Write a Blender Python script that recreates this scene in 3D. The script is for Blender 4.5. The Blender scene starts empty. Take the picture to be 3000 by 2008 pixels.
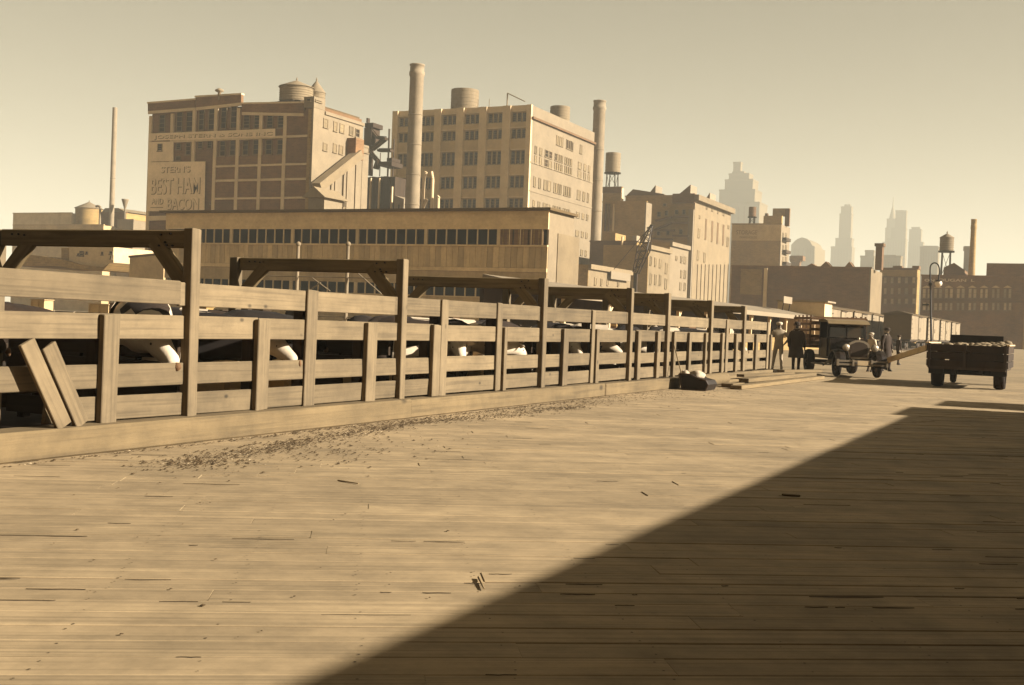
import bpy, bmesh, math, random
from mathutils import Vector, Matrix, Quaternion, noise
random.seed(11)
SC = bpy.context.scene
COL = SC.collection
R = math.radians
PI = math.pi

# ------------------------------------------------------------------ camera
CAM_H = 1.36
FPX = 3447.4                                   # focal length in pixels of the 3000 px wide photograph
YAW, PITCH, ROLL = R(25.44), R(-.982), R(2.187)
# world axes: +Y runs along the pen fence, +X to the right of it, the road surface is z = 0
FW = Vector((-math.sin(YAW)*math.cos(PITCH), math.cos(YAW)*math.cos(PITCH), math.sin(PITCH)))
_r = FW.cross(Vector((0, 0, 1))).normalized()
_u = _r.cross(FW)
RT = _r*math.cos(ROLL) + _u*math.sin(ROLL)
UP = -_r*math.sin(ROLL) + _u*math.cos(ROLL)
EYE = Vector((0, 0, CAM_H))
cam = bpy.data.cameras.new('camera')
cam.sensor_width = 36
cam.sensor_fit = 'HORIZONTAL'
cam.lens = FPX*36/3000
cam.clip_start = .05
cam.clip_end = 20000
camo = bpy.data.objects.new('camera', cam)
COL.objects.link(camo)
camo.matrix_world = Matrix(((RT.x, UP.x, -FW.x, 0), (RT.y, UP.y, -FW.y, 0), (RT.z, UP.z, -FW.z, CAM_H), (0, 0, 0, 1)))
SC.camera = camo

# ------------------------------------------------------------------ sky, sun, exposure
SUN_AZ, SUN_EL = 13.0, 24.0                    # azimuth from +X towards +Y
world = bpy.data.worlds.new('World')
SC.world = world
world.use_nodes = True
nt = world.node_tree
nt.nodes.clear()
sky = nt.nodes.new('ShaderNodeTexSky')
sky.sky_type = 'NISHITA'
sky.sun_disc = False
sky.sun_elevation = R(SUN_EL)
sky.sun_rotation = R(90-SUN_AZ)
sky.air_density = 0.30
sky.dust_density = 0.8
bw = nt.nodes.new('ShaderNodeRGBToBW')
tint = nt.nodes.new('ShaderNodeMix')
tint.data_type = 'RGBA'
tint.blend_type = 'MULTIPLY'
tint.inputs[0].default_value = 1
tint.inputs[7].default_value = (1.0, .88, .62, 1)     # the toned paper of the print
bg = nt.nodes.new('ShaderNodeBackground')
bg.inputs[1].default_value = .05
outw = nt.nodes.new('ShaderNodeOutputWorld')
nt.links.new(sky.outputs[0], bw.inputs[0])
nt.links.new(bw.outputs[0], tint.inputs[6])
nt.links.new(tint.outputs[2], bg.inputs[0])
nt.links.new(bg.outputs[0], outw.inputs[0])
sl = bpy.data.lights.new('sun', 'SUN')
sl.energy = 5.0
sl.angle = R(.53)
sl.color = (1, .96, .86)
so = bpy.data.objects.new('sun', sl)
COL.objects.link(so)
SV = Vector((math.cos(R(SUN_EL))*math.cos(R(SUN_AZ)), math.cos(R(SUN_EL))*math.sin(R(SUN_AZ)), math.sin(R(SUN_EL))))
so.rotation_euler = SV.to_track_quat('Z', 'Y').to_euler()
so.location = (60, 10, 60)
SC.view_settings.view_transform = 'Standard'
SC.view_settings.look = 'None'
SC.view_settings.exposure = 2.0
SC.view_settings.gamma = 1.0
SC.render.engine = 'CYCLES'
SC.cycles.use_denoising = True
SC.cycles.max_bounces = 6
SC.cycles.volume_bounces = 1
SC.cycles.sample_clamp_indirect = 4.0

# ------------------------------------------------------------------ pixel -> place (photograph pixels, 3000 x 2008)
def ray(px, py):
    return FW + RT*((px-1500)/FPX) - UP*((py-1004)/FPX)
def onG(px, py, z=0.0):
    d = ray(px, py)
    return EYE + d*((z-CAM_H)/d.z)
def onY(p, Y):
    d = ray(*p)
    return EYE + d*(Y/d.y)
def onX(p, X):
    d = ray(*p)
    return EYE + d*(X/d.x)
def Kf(x0, y0, s):
    return lambda x, y: (x0+x/s, y0+y/s)
k1 = Kf(100, 200, 2.6033); k2 = Kf(900, 150, 2.6033); k3 = Kf(1600, 400, 2.9288); k4 = Kf(2200, 500, 3.3471)
q3 = Kf(600, 220, 3.7333); q8 = Kf(1140, 260, 3.7328); q1 = Kf(2150, 850, 3.124)
r1 = Kf(2600, 600, 3.92); r2 = Kf(2080, 560, 3.919); r3 = Kf(1700, 520, 3.9196); r4 = Kf(110, 700, 5.2067)
r5 = Kf(560, 640, 3.661); r6 = Kf(1150, 760, 3.6046)

# ------------------------------------------------------------------ materials (toned like the print)
MATS = {}
def sep(v, sat=1.0):
    """brown-toned grey of brightness v"""
    k = (.55+.45*sat)*(1+.75*max(0, (.25-v)/.25))
    v = v*.74
    return (v, v*(1-min(.50, .275*k)), v*(1-min(.80, .57*k)))
def mat(name, col, rough=.85, var=.22, scale=3.0, stretch=(1, 1, 1), bump=.25, rand=.12, spec=.25, dist=.02, metal=0.0,
        world_dirt=0.0, knots=0.0, brick=None, detail=6.0, grain=None):
    if name in MATS:
        return MATS[name]
    m = bpy.data.materials.new(name)
    m.use_nodes = True
    t = m.node_tree
    N, L = t.nodes, t.links
    b = N['Principled BSDF']
    b.inputs['Roughness'].default_value = rough
    b.inputs['Specular IOR Level'].default_value = spec
    b.inputs['Metallic'].default_value = metal
    tc = N.new('ShaderNodeTexCoord')
    oi = N.new('ShaderNodeObjectInfo')
    off = N.new('ShaderNodeMath'); off.operation = 'MULTIPLY'; off.inputs[1].default_value = 57.0
    L.new(oi.outputs['Random'], off.inputs[0])
    add = N.new('ShaderNodeVectorMath'); add.operation = 'ADD'
    L.new(tc.outputs['Object'], add.inputs[0]); L.new(off.outputs[0], add.inputs[1])
    mp = N.new('ShaderNodeMapping')
    mp.inputs['Scale'].default_value = stretch
    L.new(add.outputs[0], mp.inputs[0])
    no = N.new('ShaderNodeTexNoise')
    no.inputs['Scale'].default_value = scale
    no.inputs['Detail'].default_value = detail
    no.inputs['Roughness'].default_value = .62
    L.new(mp.outputs[0], no.inputs['Vector'])
    mr = N.new('ShaderNodeMapRange')
    mr.inputs[1].default_value = .25; mr.inputs[2].default_value = .75
    mr.inputs[3].default_value = 1-var; mr.inputs[4].default_value = 1+var*.75
    L.new(no.outputs[0], mr.inputs[0])
    rr = N.new('ShaderNodeMapRange')
    rr.inputs[3].default_value = 1-rand; rr.inputs[4].default_value = 1+rand
    L.new(oi.outputs['Random'], rr.inputs[0])
    mul = N.new('ShaderNodeMath'); mul.operation = 'MULTIPLY'
    L.new(mr.outputs[0], mul.inputs[0]); L.new(rr.outputs[0], mul.inputs[1])
    val = mul.outputs[0]
    def times(v):
        nonlocal val
        q = N.new('ShaderNodeMath'); q.operation = 'MULTIPLY'
        L.new(val, q.inputs[0]); L.new(v, q.inputs[1]); val = q.outputs[0]
    if grain:                                   # fine streaks along the piece
        g2 = N.new('ShaderNodeMapping'); g2.inputs['Scale'].default_value = grain
        L.new(add.outputs[0], g2.inputs[0])
        gn = N.new('ShaderNodeTexNoise'); gn.inputs['Scale'].default_value = 1.0; gn.inputs['Detail'].default_value = 4
        L.new(g2.outputs[0], gn.inputs['Vector'])
        gm = N.new('ShaderNodeMapRange'); gm.inputs[1].default_value = .36; gm.inputs[2].default_value = .5
        gm.inputs[3].default_value = .80; gm.inputs[4].default_value = 1.03
        L.new(gn.outputs[0], gm.inputs[0]); times(gm.outputs[0])
    if world_dirt:                              # blotches that run across neighbouring pieces
        ge = N.new('ShaderNodeNewGeometry')
        for sc_, lo in ((.55, 1-world_dirt), (3.1, 1-world_dirt*.7)):
            wn = N.new('ShaderNodeTexNoise'); wn.inputs['Scale'].default_value = sc_; wn.inputs['Detail'].default_value = 8
            wn.inputs['Roughness'].default_value = .7
            L.new(ge.outputs['Position'], wn.inputs['Vector'])
            wm = N.new('ShaderNodeMapRange'); wm.inputs[1].default_value = .33; wm.inputs[2].default_value = .6
            wm.inputs[3].default_value = lo; wm.inputs[4].default_value = 1.06
            L.new(wn.outputs[0], wm.inputs[0]); times(wm.outputs[0])
    if knots:
        vo = N.new('ShaderNodeTexVoronoi'); vo.inputs['Scale'].default_value = knots
        km = N.new('ShaderNodeMapping'); km.inputs['Scale'].default_value = (1, 1.6, 1.6)
        L.new(add.outputs[0], km.inputs[0]); L.new(km.outputs[0], vo.inputs['Vector'])
        vm = N.new('ShaderNodeMapRange'); vm.inputs[1].default_value = .035; vm.inputs[2].default_value = .10
        vm.inputs[3].default_value = .35; vm.inputs[4].default_value = 1
        L.new(vo.outputs['Distance'], vm.inputs[0]); times(vm.outputs[0])
    if brick:
        bt = N.new('ShaderNodeTexBrick'); bt.inputs['Scale'].default_value = 1.0
        bt.inputs['Brick Width'].default_value = brick*2.4; bt.inputs['Row Height'].default_value = brick*.8
        bt.inputs['Mortar Size'].default_value = brick*.05
        bt.inputs['Color1'].default_value = (1, 1, 1, 1); bt.inputs['Color2'].default_value = (.78, .78, .78, 1)
        bt.inputs['Mortar'].default_value = (1.25, 1.25, 1.25, 1)
        bm_ = N.new('ShaderNodeMapping'); bm_.inputs['Rotation'].default_value = (R(90), 0, 0)
        L.new(tc.outputs['Object'], bm_.inputs[0]); L.new(bm_.outputs[0], bt.inputs['Vector'])
        q = N.new('ShaderNodeRGBToBW'); L.new(bt.outputs[0], q.inputs[0]); times(q.outputs[0])
    mx = N.new('ShaderNodeVectorMath'); mx.operation = 'SCALE'
    mx.inputs[0].default_value = col
    L.new(val, mx.inputs['Scale'])
    L.new(mx.outputs[0], b.inputs['Base Color'])
    if bump:
        bp = N.new('ShaderNodeBump'); bp.inputs['Strength'].default_value = bump; bp.inputs['Distance'].default_value = dist
        L.new(no.outputs[0], bp.inputs['Height']); L.new(bp.outputs[0], b.inputs['Normal'])
    MATS[name] = m
    return m

m_board = mat('pale_board', sep(0.17, 0.8), world_dirt=.24, var=.20, scale=2.2, stretch=(.5, 5, 5), bump=.35, rand=.18, grain=(.7, 34, 34), knots=2.1, dist=.01)
m_post = mat('pale_post', sep(0.176, 0.8), world_dirt=.24, var=.22, scale=2.6, stretch=(.6, 5, 5), bump=.45, rand=.12, grain=(.7, 30, 30), knots=1.7, dist=.012)
m_beam = mat('weathered_beam', sep(0.25, 1.5), var=.35, scale=2.2, stretch=(.7, 4, 4), bump=.5, rand=.12, grain=(.6, 26, 26), knots=2.6, dist=.012)
m_kerb = mat('kerb_timber', sep(0.168, 0.95), var=.2, scale=1.7, stretch=(.5, 4, 4), bump=.5, rand=.06, grain=(.4, 18, 18), world_dirt=.22, knots=.9)
m_deck = mat('deck_plank', sep(0.345, 1.25), var=.16, scale=1.6, stretch=(.35, 6, 6), bump=.5, rand=.10, grain=(.35, 40, 40), world_dirt=.30, dist=.008)
m_deckbase = mat('deck_dirt', sep(0.13, 1.6), var=.25, scale=4, bump=.4, world_dirt=.2)
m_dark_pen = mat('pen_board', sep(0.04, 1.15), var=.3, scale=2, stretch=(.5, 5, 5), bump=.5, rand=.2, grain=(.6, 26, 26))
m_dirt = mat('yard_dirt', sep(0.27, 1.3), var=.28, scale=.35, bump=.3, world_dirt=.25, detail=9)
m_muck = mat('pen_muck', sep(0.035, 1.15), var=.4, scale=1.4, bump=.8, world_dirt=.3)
m_clod = mat('dirt_clod', sep(0.06, 1.0), var=.5, scale=9, bump=.5, rand=.3)
m_clodp = mat('pale_chip', sep(.33), var=.3, scale=9, bump=.3)
m_pane = mat('window_pane', sep(0.024, 1.4), rough=.5, var=.45, scale=.35, bump=0, rand=.45, spec=.12)
m_panel = mat('glare_pane', sep(.20, 1.05), rough=.4, var=.3, scale=.35, bump=0, rand=.25, spec=.4)  # paler panes for sunlit sides; glare and haze put into the colour
m_frame = mat('window_frame', sep(.22), var=.1, bump=0)
m_conc = mat('concrete_frame', sep(0.62, 0.95), var=.18, scale=.22, bump=.15, rand=.05, world_dirt=.10, detail=9)
m_brick = mat('brown_brick', sep(0.2, 2.3), var=.30, scale=.30, bump=.2, rand=.12, brick=.3, world_dirt=.12)
m_brick2 = mat('tan_brick', sep(0.34, 2.0), var=.25, scale=.25, bump=.2, rand=.08, brick=.3, world_dirt=.12)
m_brick3 = mat('dark_brick', sep(0.15, 2.0), var=.3, scale=.25, bump=.2, rand=.08, brick=.3, world_dirt=.12)
m_white = mat('sun_toned_white', sep(0.225, 0.9), var=.12, scale=.25, bump=.1, rand=.05, world_dirt=.10, detail=9)  # white toned down for sunlit faces; strength of light put into the colour
m_wspan = mat('grey_stucco', sep(0.52, 1.45), var=.2, scale=.3, bump=.15, rand=.08, world_dirt=.12)
m_pilas = mat('pale_pilaster', sep(0.62, 1.2), var=.15, scale=.3, bump=.1, rand=.05, world_dirt=.10)  # raised, like the stucco, to lift shaded fronts; light put into the colour
m_sign = mat('painted_sign', sep(0.8, 0.85), var=.14, scale=.2, bump=.05, rand=.03, world_dirt=.10, detail=9)
m_letter = mat('faded_letter', sep(.25, 1.05), var=.3, scale=.4, bump=0, rand=.0)
m_letterw = mat('white_letter', sep(0.7, 0.8), var=.2, scale=.6, bump=0, rand=.0)
m_stack = mat('stack_brick', sep(0.26, 1.0), var=.16, scale=.5, bump=.2, rand=.04, world_dirt=.12)
m_tank = mat('tank_stave', sep(0.22, 1.0), var=.2, scale=1.2, stretch=(3, 3, .3), bump=.2, rand=.08)
m_roofc = mat('tank_roof', sep(.22, .95), var=.2, scale=1, bump=.1)
m_steel = mat('dark_steel', sep(.045, 1.2), rough=.55, var=.3, scale=2, bump=.1, rand=.2)
m_soot = mat('sooty_boarding', sep(0.04, 1.2), var=.5, scale=.6, stretch=(2, 2, .4), bump=.3, rand=.2)
m_siding = mat('board_siding', sep(0.58, 1.35), var=.3, scale=1.0, stretch=(1, 1, .12), bump=.3, rand=.20, world_dirt=.15)
m_fascia = mat('shed_fascia', sep(0.72, 1.3), var=.2, scale=.25, stretch=(.4, 1, 2.5), bump=.2, rand=.06, world_dirt=.16)
m_roofing = mat('tar_roof', sep(.10, 1.1), var=.3, scale=.4, bump=.2)
m_palroof = mat('pale_roof', sep(0.26, 0.9), var=.12, scale=.4, bump=.1)
m_car = mat('boxcar_siding', sep(0.25, 1.0), var=.2, scale=1.1, stretch=(2, 2, .2), bump=.2, rand=.14)
m_card = mat('boxcar_end', sep(.12, 1.1), var=.2, scale=1.1, bump=.2, rand=.1)
m_cream = mat('sun_toned_cream', sep(0.21, 1.0), var=.16, scale=.3, bump=.1, rand=.1, world_dirt=.12, detail=9)  # pale masonry toned down for sunlit sides, light put into the colour
m_palepane = mat('pale_pane', sep(.50, 1.0), rough=.4, var=.3, scale=.35, bump=0, rand=.3, spec=.2)
m_far = mat('far_masonry', sep(.17, 1.0), var=.1, scale=.05, bump=0, rand=.1)
m_black = mat('black_paint', sep(.016, 1.2), rough=.45, var=.35, scale=3, bump=.05, rand=.1, spec=.2)
m_rubber = mat('tyre_rubber', sep(.022, 1.1), rough=.85, var=.3, scale=6, bump=.2)
m_metal = mat('dull_nickel', sep(.42, .6), rough=.35, var=.15, scale=5, bump=0, metal=.6, spec=.5)
m_glassd = mat('cab_glass', sep(.035, 1.1), rough=.08, var=.2, scale=2, bump=0, spec=.7)
m_canvas = mat('canvas_top', sep(.16, 1.0), var=.2, scale=4, bump=.3)
m_tim = mat('stacked_timber', sep(0.17, 1.0), var=.25, scale=2.2, stretch=(.5, 5, 5), bump=.5, rand=.2, grain=(.6, 24, 24))
m_iron = mat('black_iron', sep(.016, 1.2), rough=.6, var=.4, scale=5, bump=.3)
m_sack = mat('white_sacking', sep(0.4, 0.6), var=.2, scale=5, bump=.6, dist=.03)
m_hide = mat('dark_hide', sep(.018, 1.3), rough=.95, var=.5, scale=3, bump=.25, rand=.5)
m_hidew = mat('white_face', sep(0.6, 0.6), rough=.8, var=.12, scale=8, bump=.3)
m_horn = mat('horn', sep(.35, .9), rough=.5, var=.2, bump=0)
m_skin = mat('skin', sep(.30, 1.0), rough=.6, var=.1, scale=12, bump=0)
m_hair = mat('dark_hair', sep(.03, 1.2), rough=.7, var=.3, scale=20, bump=.2)
m_coat = mat('dark_overcoat', sep(.032, 1.25), rough=.9, var=.35, scale=6, bump=.3)
m_coat2 = mat('brown_overcoat', sep(.055, 1.2), rough=.9, var=.35, scale=6, bump=.3)
m_suit = mat('pale_overalls', sep(.40, .8), rough=.9, var=.18, scale=6, bump=.3)
m_shirt = mat('white_shirt', sep(.55, .6), rough=.9, var=.12, scale=6, bump=.2)
m_shoe = mat('black_shoe', sep(.02, 1.2), rough=.5, var=.2, bump=0)
m_lglass = mat('lamp_globe', sep(.7, .35), rough=.3, var=.05, bump=0)
m_stone = mat('broken_stone', sep(0.2, 0.9), var=.35, scale=3, bump=.6, rand=.1)

# ------------------------------------------------------------------ mesh builder
class MB:
    def __init__(s):
        s.v = []; s.f = []; s.m = []; s.sm = []
    def add(s, vs, fs, mi=0, smooth=False):
        o = len(s.v)
        s.v += [tuple(x) for x in vs]
        for f in fs:
            s.f.append(tuple(i+o for i in f)); s.m.append(mi); s.sm.append(smooth)
        return s
    def box(s, x0, y0, z0, x1, y1, z1, mi=0):
        if x0 > x1: x0, x1 = x1, x0
        if y0 > y1: y0, y1 = y1, y0
        if z0 > z1: z0, z1 = z1, z0
        return s.add([(x0, y0, z0), (x1, y0, z0), (x1, y1, z0), (x0, y1, z0), (x0, y0, z1), (x1, y0, z1), (x1, y1, z1), (x0, y1, z1)],
                     [(0, 3, 2, 1), (4, 5, 6, 7), (0, 1, 5, 4), (1, 2, 6, 5), (2, 3, 7, 6), (3, 0, 4, 7)], mi)
    def beam(s, p0, p1, w, h, mi=0, up=(0, 0, 1)):
        p0, p1 = Vector(p0), Vector(p1)
        d = (p1-p0).normalized()
        up = Vector(up)
        if abs(d.dot(up)) > .98: up = Vector((0, 1, 0))
        a = d.cross(up).normalized()*(w/2)
        b = a.cross(d).normalized()*(h/2)
        vs = [p0-a-b, p0+a-b, p0+a+b, p0-a+b, p1-a-b, p1+a-b, p1+a+b, p1-a+b]
        return s.add(vs, [(0, 1, 2, 3), (7, 6, 5, 4), (0, 4, 5, 1), (1, 5, 6, 2), (2, 6, 7, 3), (3, 7, 4, 0)], mi)
    def tube(s, p0, p1, r0, r1=None, n=12, mi=0, cap=True):
        p0, p1 = Vector(p0), Vector(p1)
        r1 = r0 if r1 is None else r1
        d = (p1-p0).normalized()
        a = d.orthogonal().normalized(); b = d.cross(a)
        vs = []
        for p, r in ((p0, r0), (p1, r1)):
            for i in range(n):
                t = 2*PI*i/n
                vs.append(p+a*(r*math.cos(t))+b*(r*math.sin(t)))
        s.add(vs, [(i, (i+1) % n, n+(i+1) % n, n+i) for i in range(n)], mi, True)
        if cap:
            s.add(vs, [tuple(range(n-1, -1, -1)), tuple(range(n, 2*n))], mi)
        return s
    def lathe(s, prof, n=20, c=(0, 0, 0), mi=0, axis='Z', cap=True):
        vs = []
        for r, z in prof:
            for i in range(n):
                t = 2*PI*i/n
                q = (r*math.cos(t), r*math.sin(t), z)
                if axis == 'X': q = (z, q[0], q[1])
                if axis == 'Y': q = (q[1], z, q[0])
                vs.append((q[0]+c[0], q[1]+c[1], q[2]+c[2]))
        fs = []
        for k in range(len(prof)-1):
            for i in range(n):
                fs.append((k*n+i, k*n+(i+1) % n, (k+1)*n+(i+1) % n, (k+1)*n+i))
        s.add(vs, fs, mi, True)
        if cap:
            s.add(vs, [tuple(range(n-1, -1, -1)), tuple(range((len(prof)-1)*n, len(prof)*n))], mi)
        return s
    def prism(s, poly, a, b, axis='Y', mi=0):
        """polygon in the two other axes, extruded along axis from a to b"""
        def P(u, v, t):
            return {'Y': (u, t, v), 'X': (t, u, v), 'Z': (u, v, t)}[axis]
        n = len(poly)
        vs = [P(u, v, a) for u, v in poly]+[P(u, v, b) for u, v in poly]
        fs = [tuple(range(n-1, -1, -1)), tuple(range(n, 2*n))]+[(i, (i+1) % n, n+(i+1) % n, n+i) for i in range(n)]
        return s.add(vs, fs, mi)
    def build(s, name, mats, parent=None, loc=(0, 0, 0), rot=(0, 0, 0)):
        me = s.mesh(name, mats)
        return ob(name, me, parent, loc, rot)
    def mesh(s, name, mats):
        me = bpy.data.meshes.new(name)
        me.from_pydata(s.v, [], s.f)
        if not isinstance(mats, (list, tuple)): mats = [mats]
        for m in mats: me.materials.append(m)
        for p, mi, sm in zip(me.polygons, s.m, s.sm):
            p.material_index = mi
            p.use_smooth = sm
        bm = bmesh.new(); bm.from_mesh(me)
        bmesh.ops.recalc_face_normals(bm, faces=bm.faces)
        bm.to_mesh(me); bm.free()
        return me

def ob(name, me, parent=None, loc=(0, 0, 0), rot=(0, 0, 0), scale=None):
    o = bpy.data.objects.new(name, me)
    COL.objects.link(o)
    o.location = loc
    o.rotation_euler = rot
    if scale: o.scale = scale
    if parent: o.parent = parent
    return o
def tag(o, label, cat, group=None):
    o['label'] = label; o['category'] = cat
    if group: o['group'] = group
    return o
def thing(name, label, cat, loc=(0, 0, 0), rz=0.0, group=None):
    o = ob(name, None, None, loc, (0, 0, rz))
    o.empty_display_size = .2
    return tag(o, label, cat, group)
def struct(o):
    o['kind'] = 'structure'; return o
def stuff(o):
    o['kind'] = 'stuff'; return o
_pc = {}
def plank(l, w, t, m, bev=.006, rough=0.0):
    """board lying along X, bevelled; shared between alike pieces"""
    key = (round(l, 2), round(w, 3), round(t, 3), m.name, rough and random.randint(0, 3))
    if key in _pc: return _pc[key]
    bm = bmesh.new()
    bmesh.ops.create_cube(bm, size=1)
    for v in bm.verts:
        v.co = Vector((v.co.x*l, v.co.y*w, v.co.z*t))
        if rough: v.co += Vector((random.uniform(-1, 1)*rough*3, random.uniform(-1, 1)*rough, random.uniform(-1, 1)*rough*.3))
    bmesh.ops.bevel(bm, geom=bm.edges[:], offset=min(bev, t*.3), segments=1, affect='EDGES')
    me = bpy.data.meshes.new('plank')
    bm.to_mesh(me); bm.free()
    me.materials.append(m)
    _pc[key] = me
    return me
def along(d):
    """rotation that turns local X to d, local Z staying as upright as it can"""
    d = Vector(d).normalized()
    z = Vector((0, 0, 1))
    if abs(d.z) > .95: z = Vector((1, 0, 0))
    y = z.cross(d).normalized(); z2 = d.cross(y)
    return Matrix((d, y, z2)).transposed().to_euler()
def plank_at(name, p0, p1, w, t, m, parent=None, bev=.006, rough=0.0, base=None, rollx=0.0):
    """board from p0 to p1 (world); w is across, t is the third size"""
    p0, p1 = Vector(p0), Vector(p1)
    d = p1-p0
    e = along(d)
    if rollx:
        e = (e.to_matrix() @ Matrix.Rotation(rollx, 3, 'X')).to_euler()
    c = (p0+p1)/2
    if base is not None: c = c-Vector(base)
    return ob(name, plank(d.length, w, t, m, bev, rough), parent, c, e)

# ================================================================== ground and pier deck
g = MB()
g.add([(-6000, -600, 0), (6000, -600, 0), (6000, 9000, 0), (-6000, 9000, 0)], [(0, 1, 2, 3)])
struct(g.build('ground', m_dirt, None, (0, 0, -.012)))
b = MB()
b.add([(-8.3, -20, 0), (14.3, -20, 0), (14.3, 37.5, 0), (-8.3, 37.5, 0)], [(0, 1, 2, 3)])
deck = struct(b.build('pier_deck', m_deckbase, None, (0, 0, -.0075)))
DU, DV = Vector((.844, .536, 0)), Vector((-.536, .844, 0))      # the planks lie at a slant across the pier
v = 2.0
row = 0
far_planks = MB()
near_n = 0
while v < 36.5:
    w = .225+random.uniform(-.012, .012)
    u0 = (-8.25+.536*v)/.844                                    # x = .844u - .536v
    u1 = min((1.2+.536*v)/.844, (37.3-.844*v)/.536)
    u = u0-random.uniform(0, 3.0)
    while u < u1:
        l = random.choice((3.6, 4.2, 4.8, 5.4))
        a, e = max(u, u0), min(u+l, u1+1)
        if e-a > .25:
            c = DU*((a+e)/2)+DV*(v+w/2)
            zt = random.uniform(-.004, .002)
            if near_n < 296 and v < 21.5:
                near_n += 1
                o = ob('plank', plank(round(e-a, 2)+.002, .224-.010*(random.random() < .28), .05, m_deck, .0035), deck,
                       (c.x, c.y, -.025+zt+.0075), (R(random.uniform(-.5, .5)), R(random.uniform(-.05, .05)), math.atan2(DU.y, DU.x)+R(random.uniform(-.06, .06))))
            else:
                p0, p1 = DU*a+DV*(v+w/2), DU*e+DV*(v+w/2)
                far_planks.beam((p0.x, p0.y, -.0175+zt), (p1.x, p1.y, -.0175+zt), .222, .05)
        u += l
    v += w
    row += 1
stuff(far_planks.build('planking', m_deck, deck))
sd = MB()                                       # packed dirt standing proud in the seams
random.seed(77)
for k in range(170):
    rw = random.choice((5.58, 5.80, 6.05, 7.15)) if k < 70 else random.uniform(2.2, 17)
    rw = 2.0+round((rw-2.0)/.225)*.225
    u0_ = (-8.0+.536*rw)/.844
    u_ = random.uniform(u0_, (0.8+.536*rw)/.844)
    ln, wd = random.uniform(.05, .5)*random.uniform(.3, 1), random.uniform(.003, .008)
    n_ = 5
    vs = []
    for i in range(n_+1):
        p_ = DU*(u_+ln*i/n_)+DV*(rw+random.uniform(-.004, .004))
        w_ = wd*(.25+math.sin(PI*(i+.3)/(n_+.6)))*random.uniform(.5, 1.1)
        vs += [p_-DV*w_+Vector((0, 0, .0085)), p_+DV*w_+Vector((0, 0, .0085)), p_+Vector((0, 0, .0115))]
    fs = []
    for i in range(n_):
        a = 3*i
        fs += [(a, a+3, a+5, a+2), (a+2, a+5, a+4, a+1)]
    sd.add(vs, fs)
stuff(sd.build('seam_dirt', m_clod, deck))
nl = MB()                                       # nail heads over the joists
for r_i in range(70):
    rw = 2.0+.225*r_i
    for j_ in range(-2, 32):
        u_ = j_*.61+random.uniform(-.02, .02)
        p_ = DU*u_+DV*(rw+.05)
        if p_.x < -8.0 or p_.x > 1.0: continue
        for dv in (.0, .125):
            if random.random() < .25: continue
            c_ = DU*(u_+random.uniform(-.012, .012))+DV*(rw+.05+dv+random.uniform(-.012, .012))
            rr = random.uniform(.004, .007)
            nl.add([(c_.x+rr*math.cos(a_), c_.y+rr*math.sin(a_), .0105) for a_ in (0, 1.05, 2.09, 3.14, 4.19, 5.24)], [(0, 1, 2, 3, 4, 5)])
stuff(nl.build('nail_heads', m_clod, deck))
random.seed(31)
b = MB()
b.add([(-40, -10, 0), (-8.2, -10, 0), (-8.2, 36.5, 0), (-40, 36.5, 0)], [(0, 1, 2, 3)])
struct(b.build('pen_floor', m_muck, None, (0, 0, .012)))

# dirt swept against the kerb
def clods(name, mt, n, spots, smin, smax):
    q = MB()
    for i in range(n):
        cx, cy, sx, sy = random.choice(spots)
        x, y = random.gauss(cx, sx), random.gauss(cy, sy)
        if x < -8.05: x = -8.05+random.uniform(0, .12)
        s = random.uniform(smin, smax)*random.uniform(.4, 1)
        vs = []
        a0 = random.uniform(0, 6)
        for k in range(6):
            t = a0+k*PI/3
            rr = s*random.uniform(.6, 1.2)
            vs.append((x+rr*math.cos(t), y+rr*1.4*math.sin(t), 0))
        for k in range(3):
            t = a0+k*2*PI/3
            rr = s*random.uniform(.2, .6)
            vs.append((x+rr*math.cos(t), y+rr*math.sin(t), s*random.uniform(.25, .6)))
        q.add(vs, [(0, 1, 6), (1, 7, 6), (1, 2, 7), (2, 3, 7), (3, 8, 7), (3, 4, 8), (4, 5, 8), (5, 6, 8), (5, 0, 6), (6, 7, 8)])
    return stuff(tag(q.build(name, mt, None, (0, 0, .006)), 'dark clods and litter swept along the foot of the kerb timbers' if mt is m_clod else 'pale chips and straw scraps scattered beside the kerb timbers', 'litter'))
spots = [(-7.0, 8.3, .18, .25), (-7.2, 9.3, .15, .4), (-7.35, 10.3, .12, .35), (-7.5, 11.4, .15, .35), (-7.6, 12.3, .12, .3), (-7.72, 13.2, .10, .4), (-7.6, 14.2, .15, .5), (-7.45, 15.3, .2, .5), (-7.5, 16.6, .2, .5), (-7.35, 17.6, .14, .35), (-7.6, 18.9, .2, .7), (-7.6, 21, .3, 1.6),
         (-6.7, 9.6, .5, 1.0), (-7.95, 12, .04, 3.5), (-7.95, 18, .04, 3.5), (-7.95, 15, .05, 5), (-7.2, 24.5, .6, 2)]
clods('dirt_litter', m_clod, 7500, spots, .002, .021)
clods('pale_litter', m_clodp, 420, spots+[(-6.4, 14, 1.0, 4)], .004, .02)
clods('trodden_dirt', m_clod, 50, [(-4.5, 5.2, 1.2, .5), (-5.5, 6.5, 1.0, .25), (-4.4, 4.4, 1.0, .3), (-5, 9, 2, 2.5)], .005, .014)['label'] = 'small dark crumbs of dirt trodden into the open deck planks'
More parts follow.
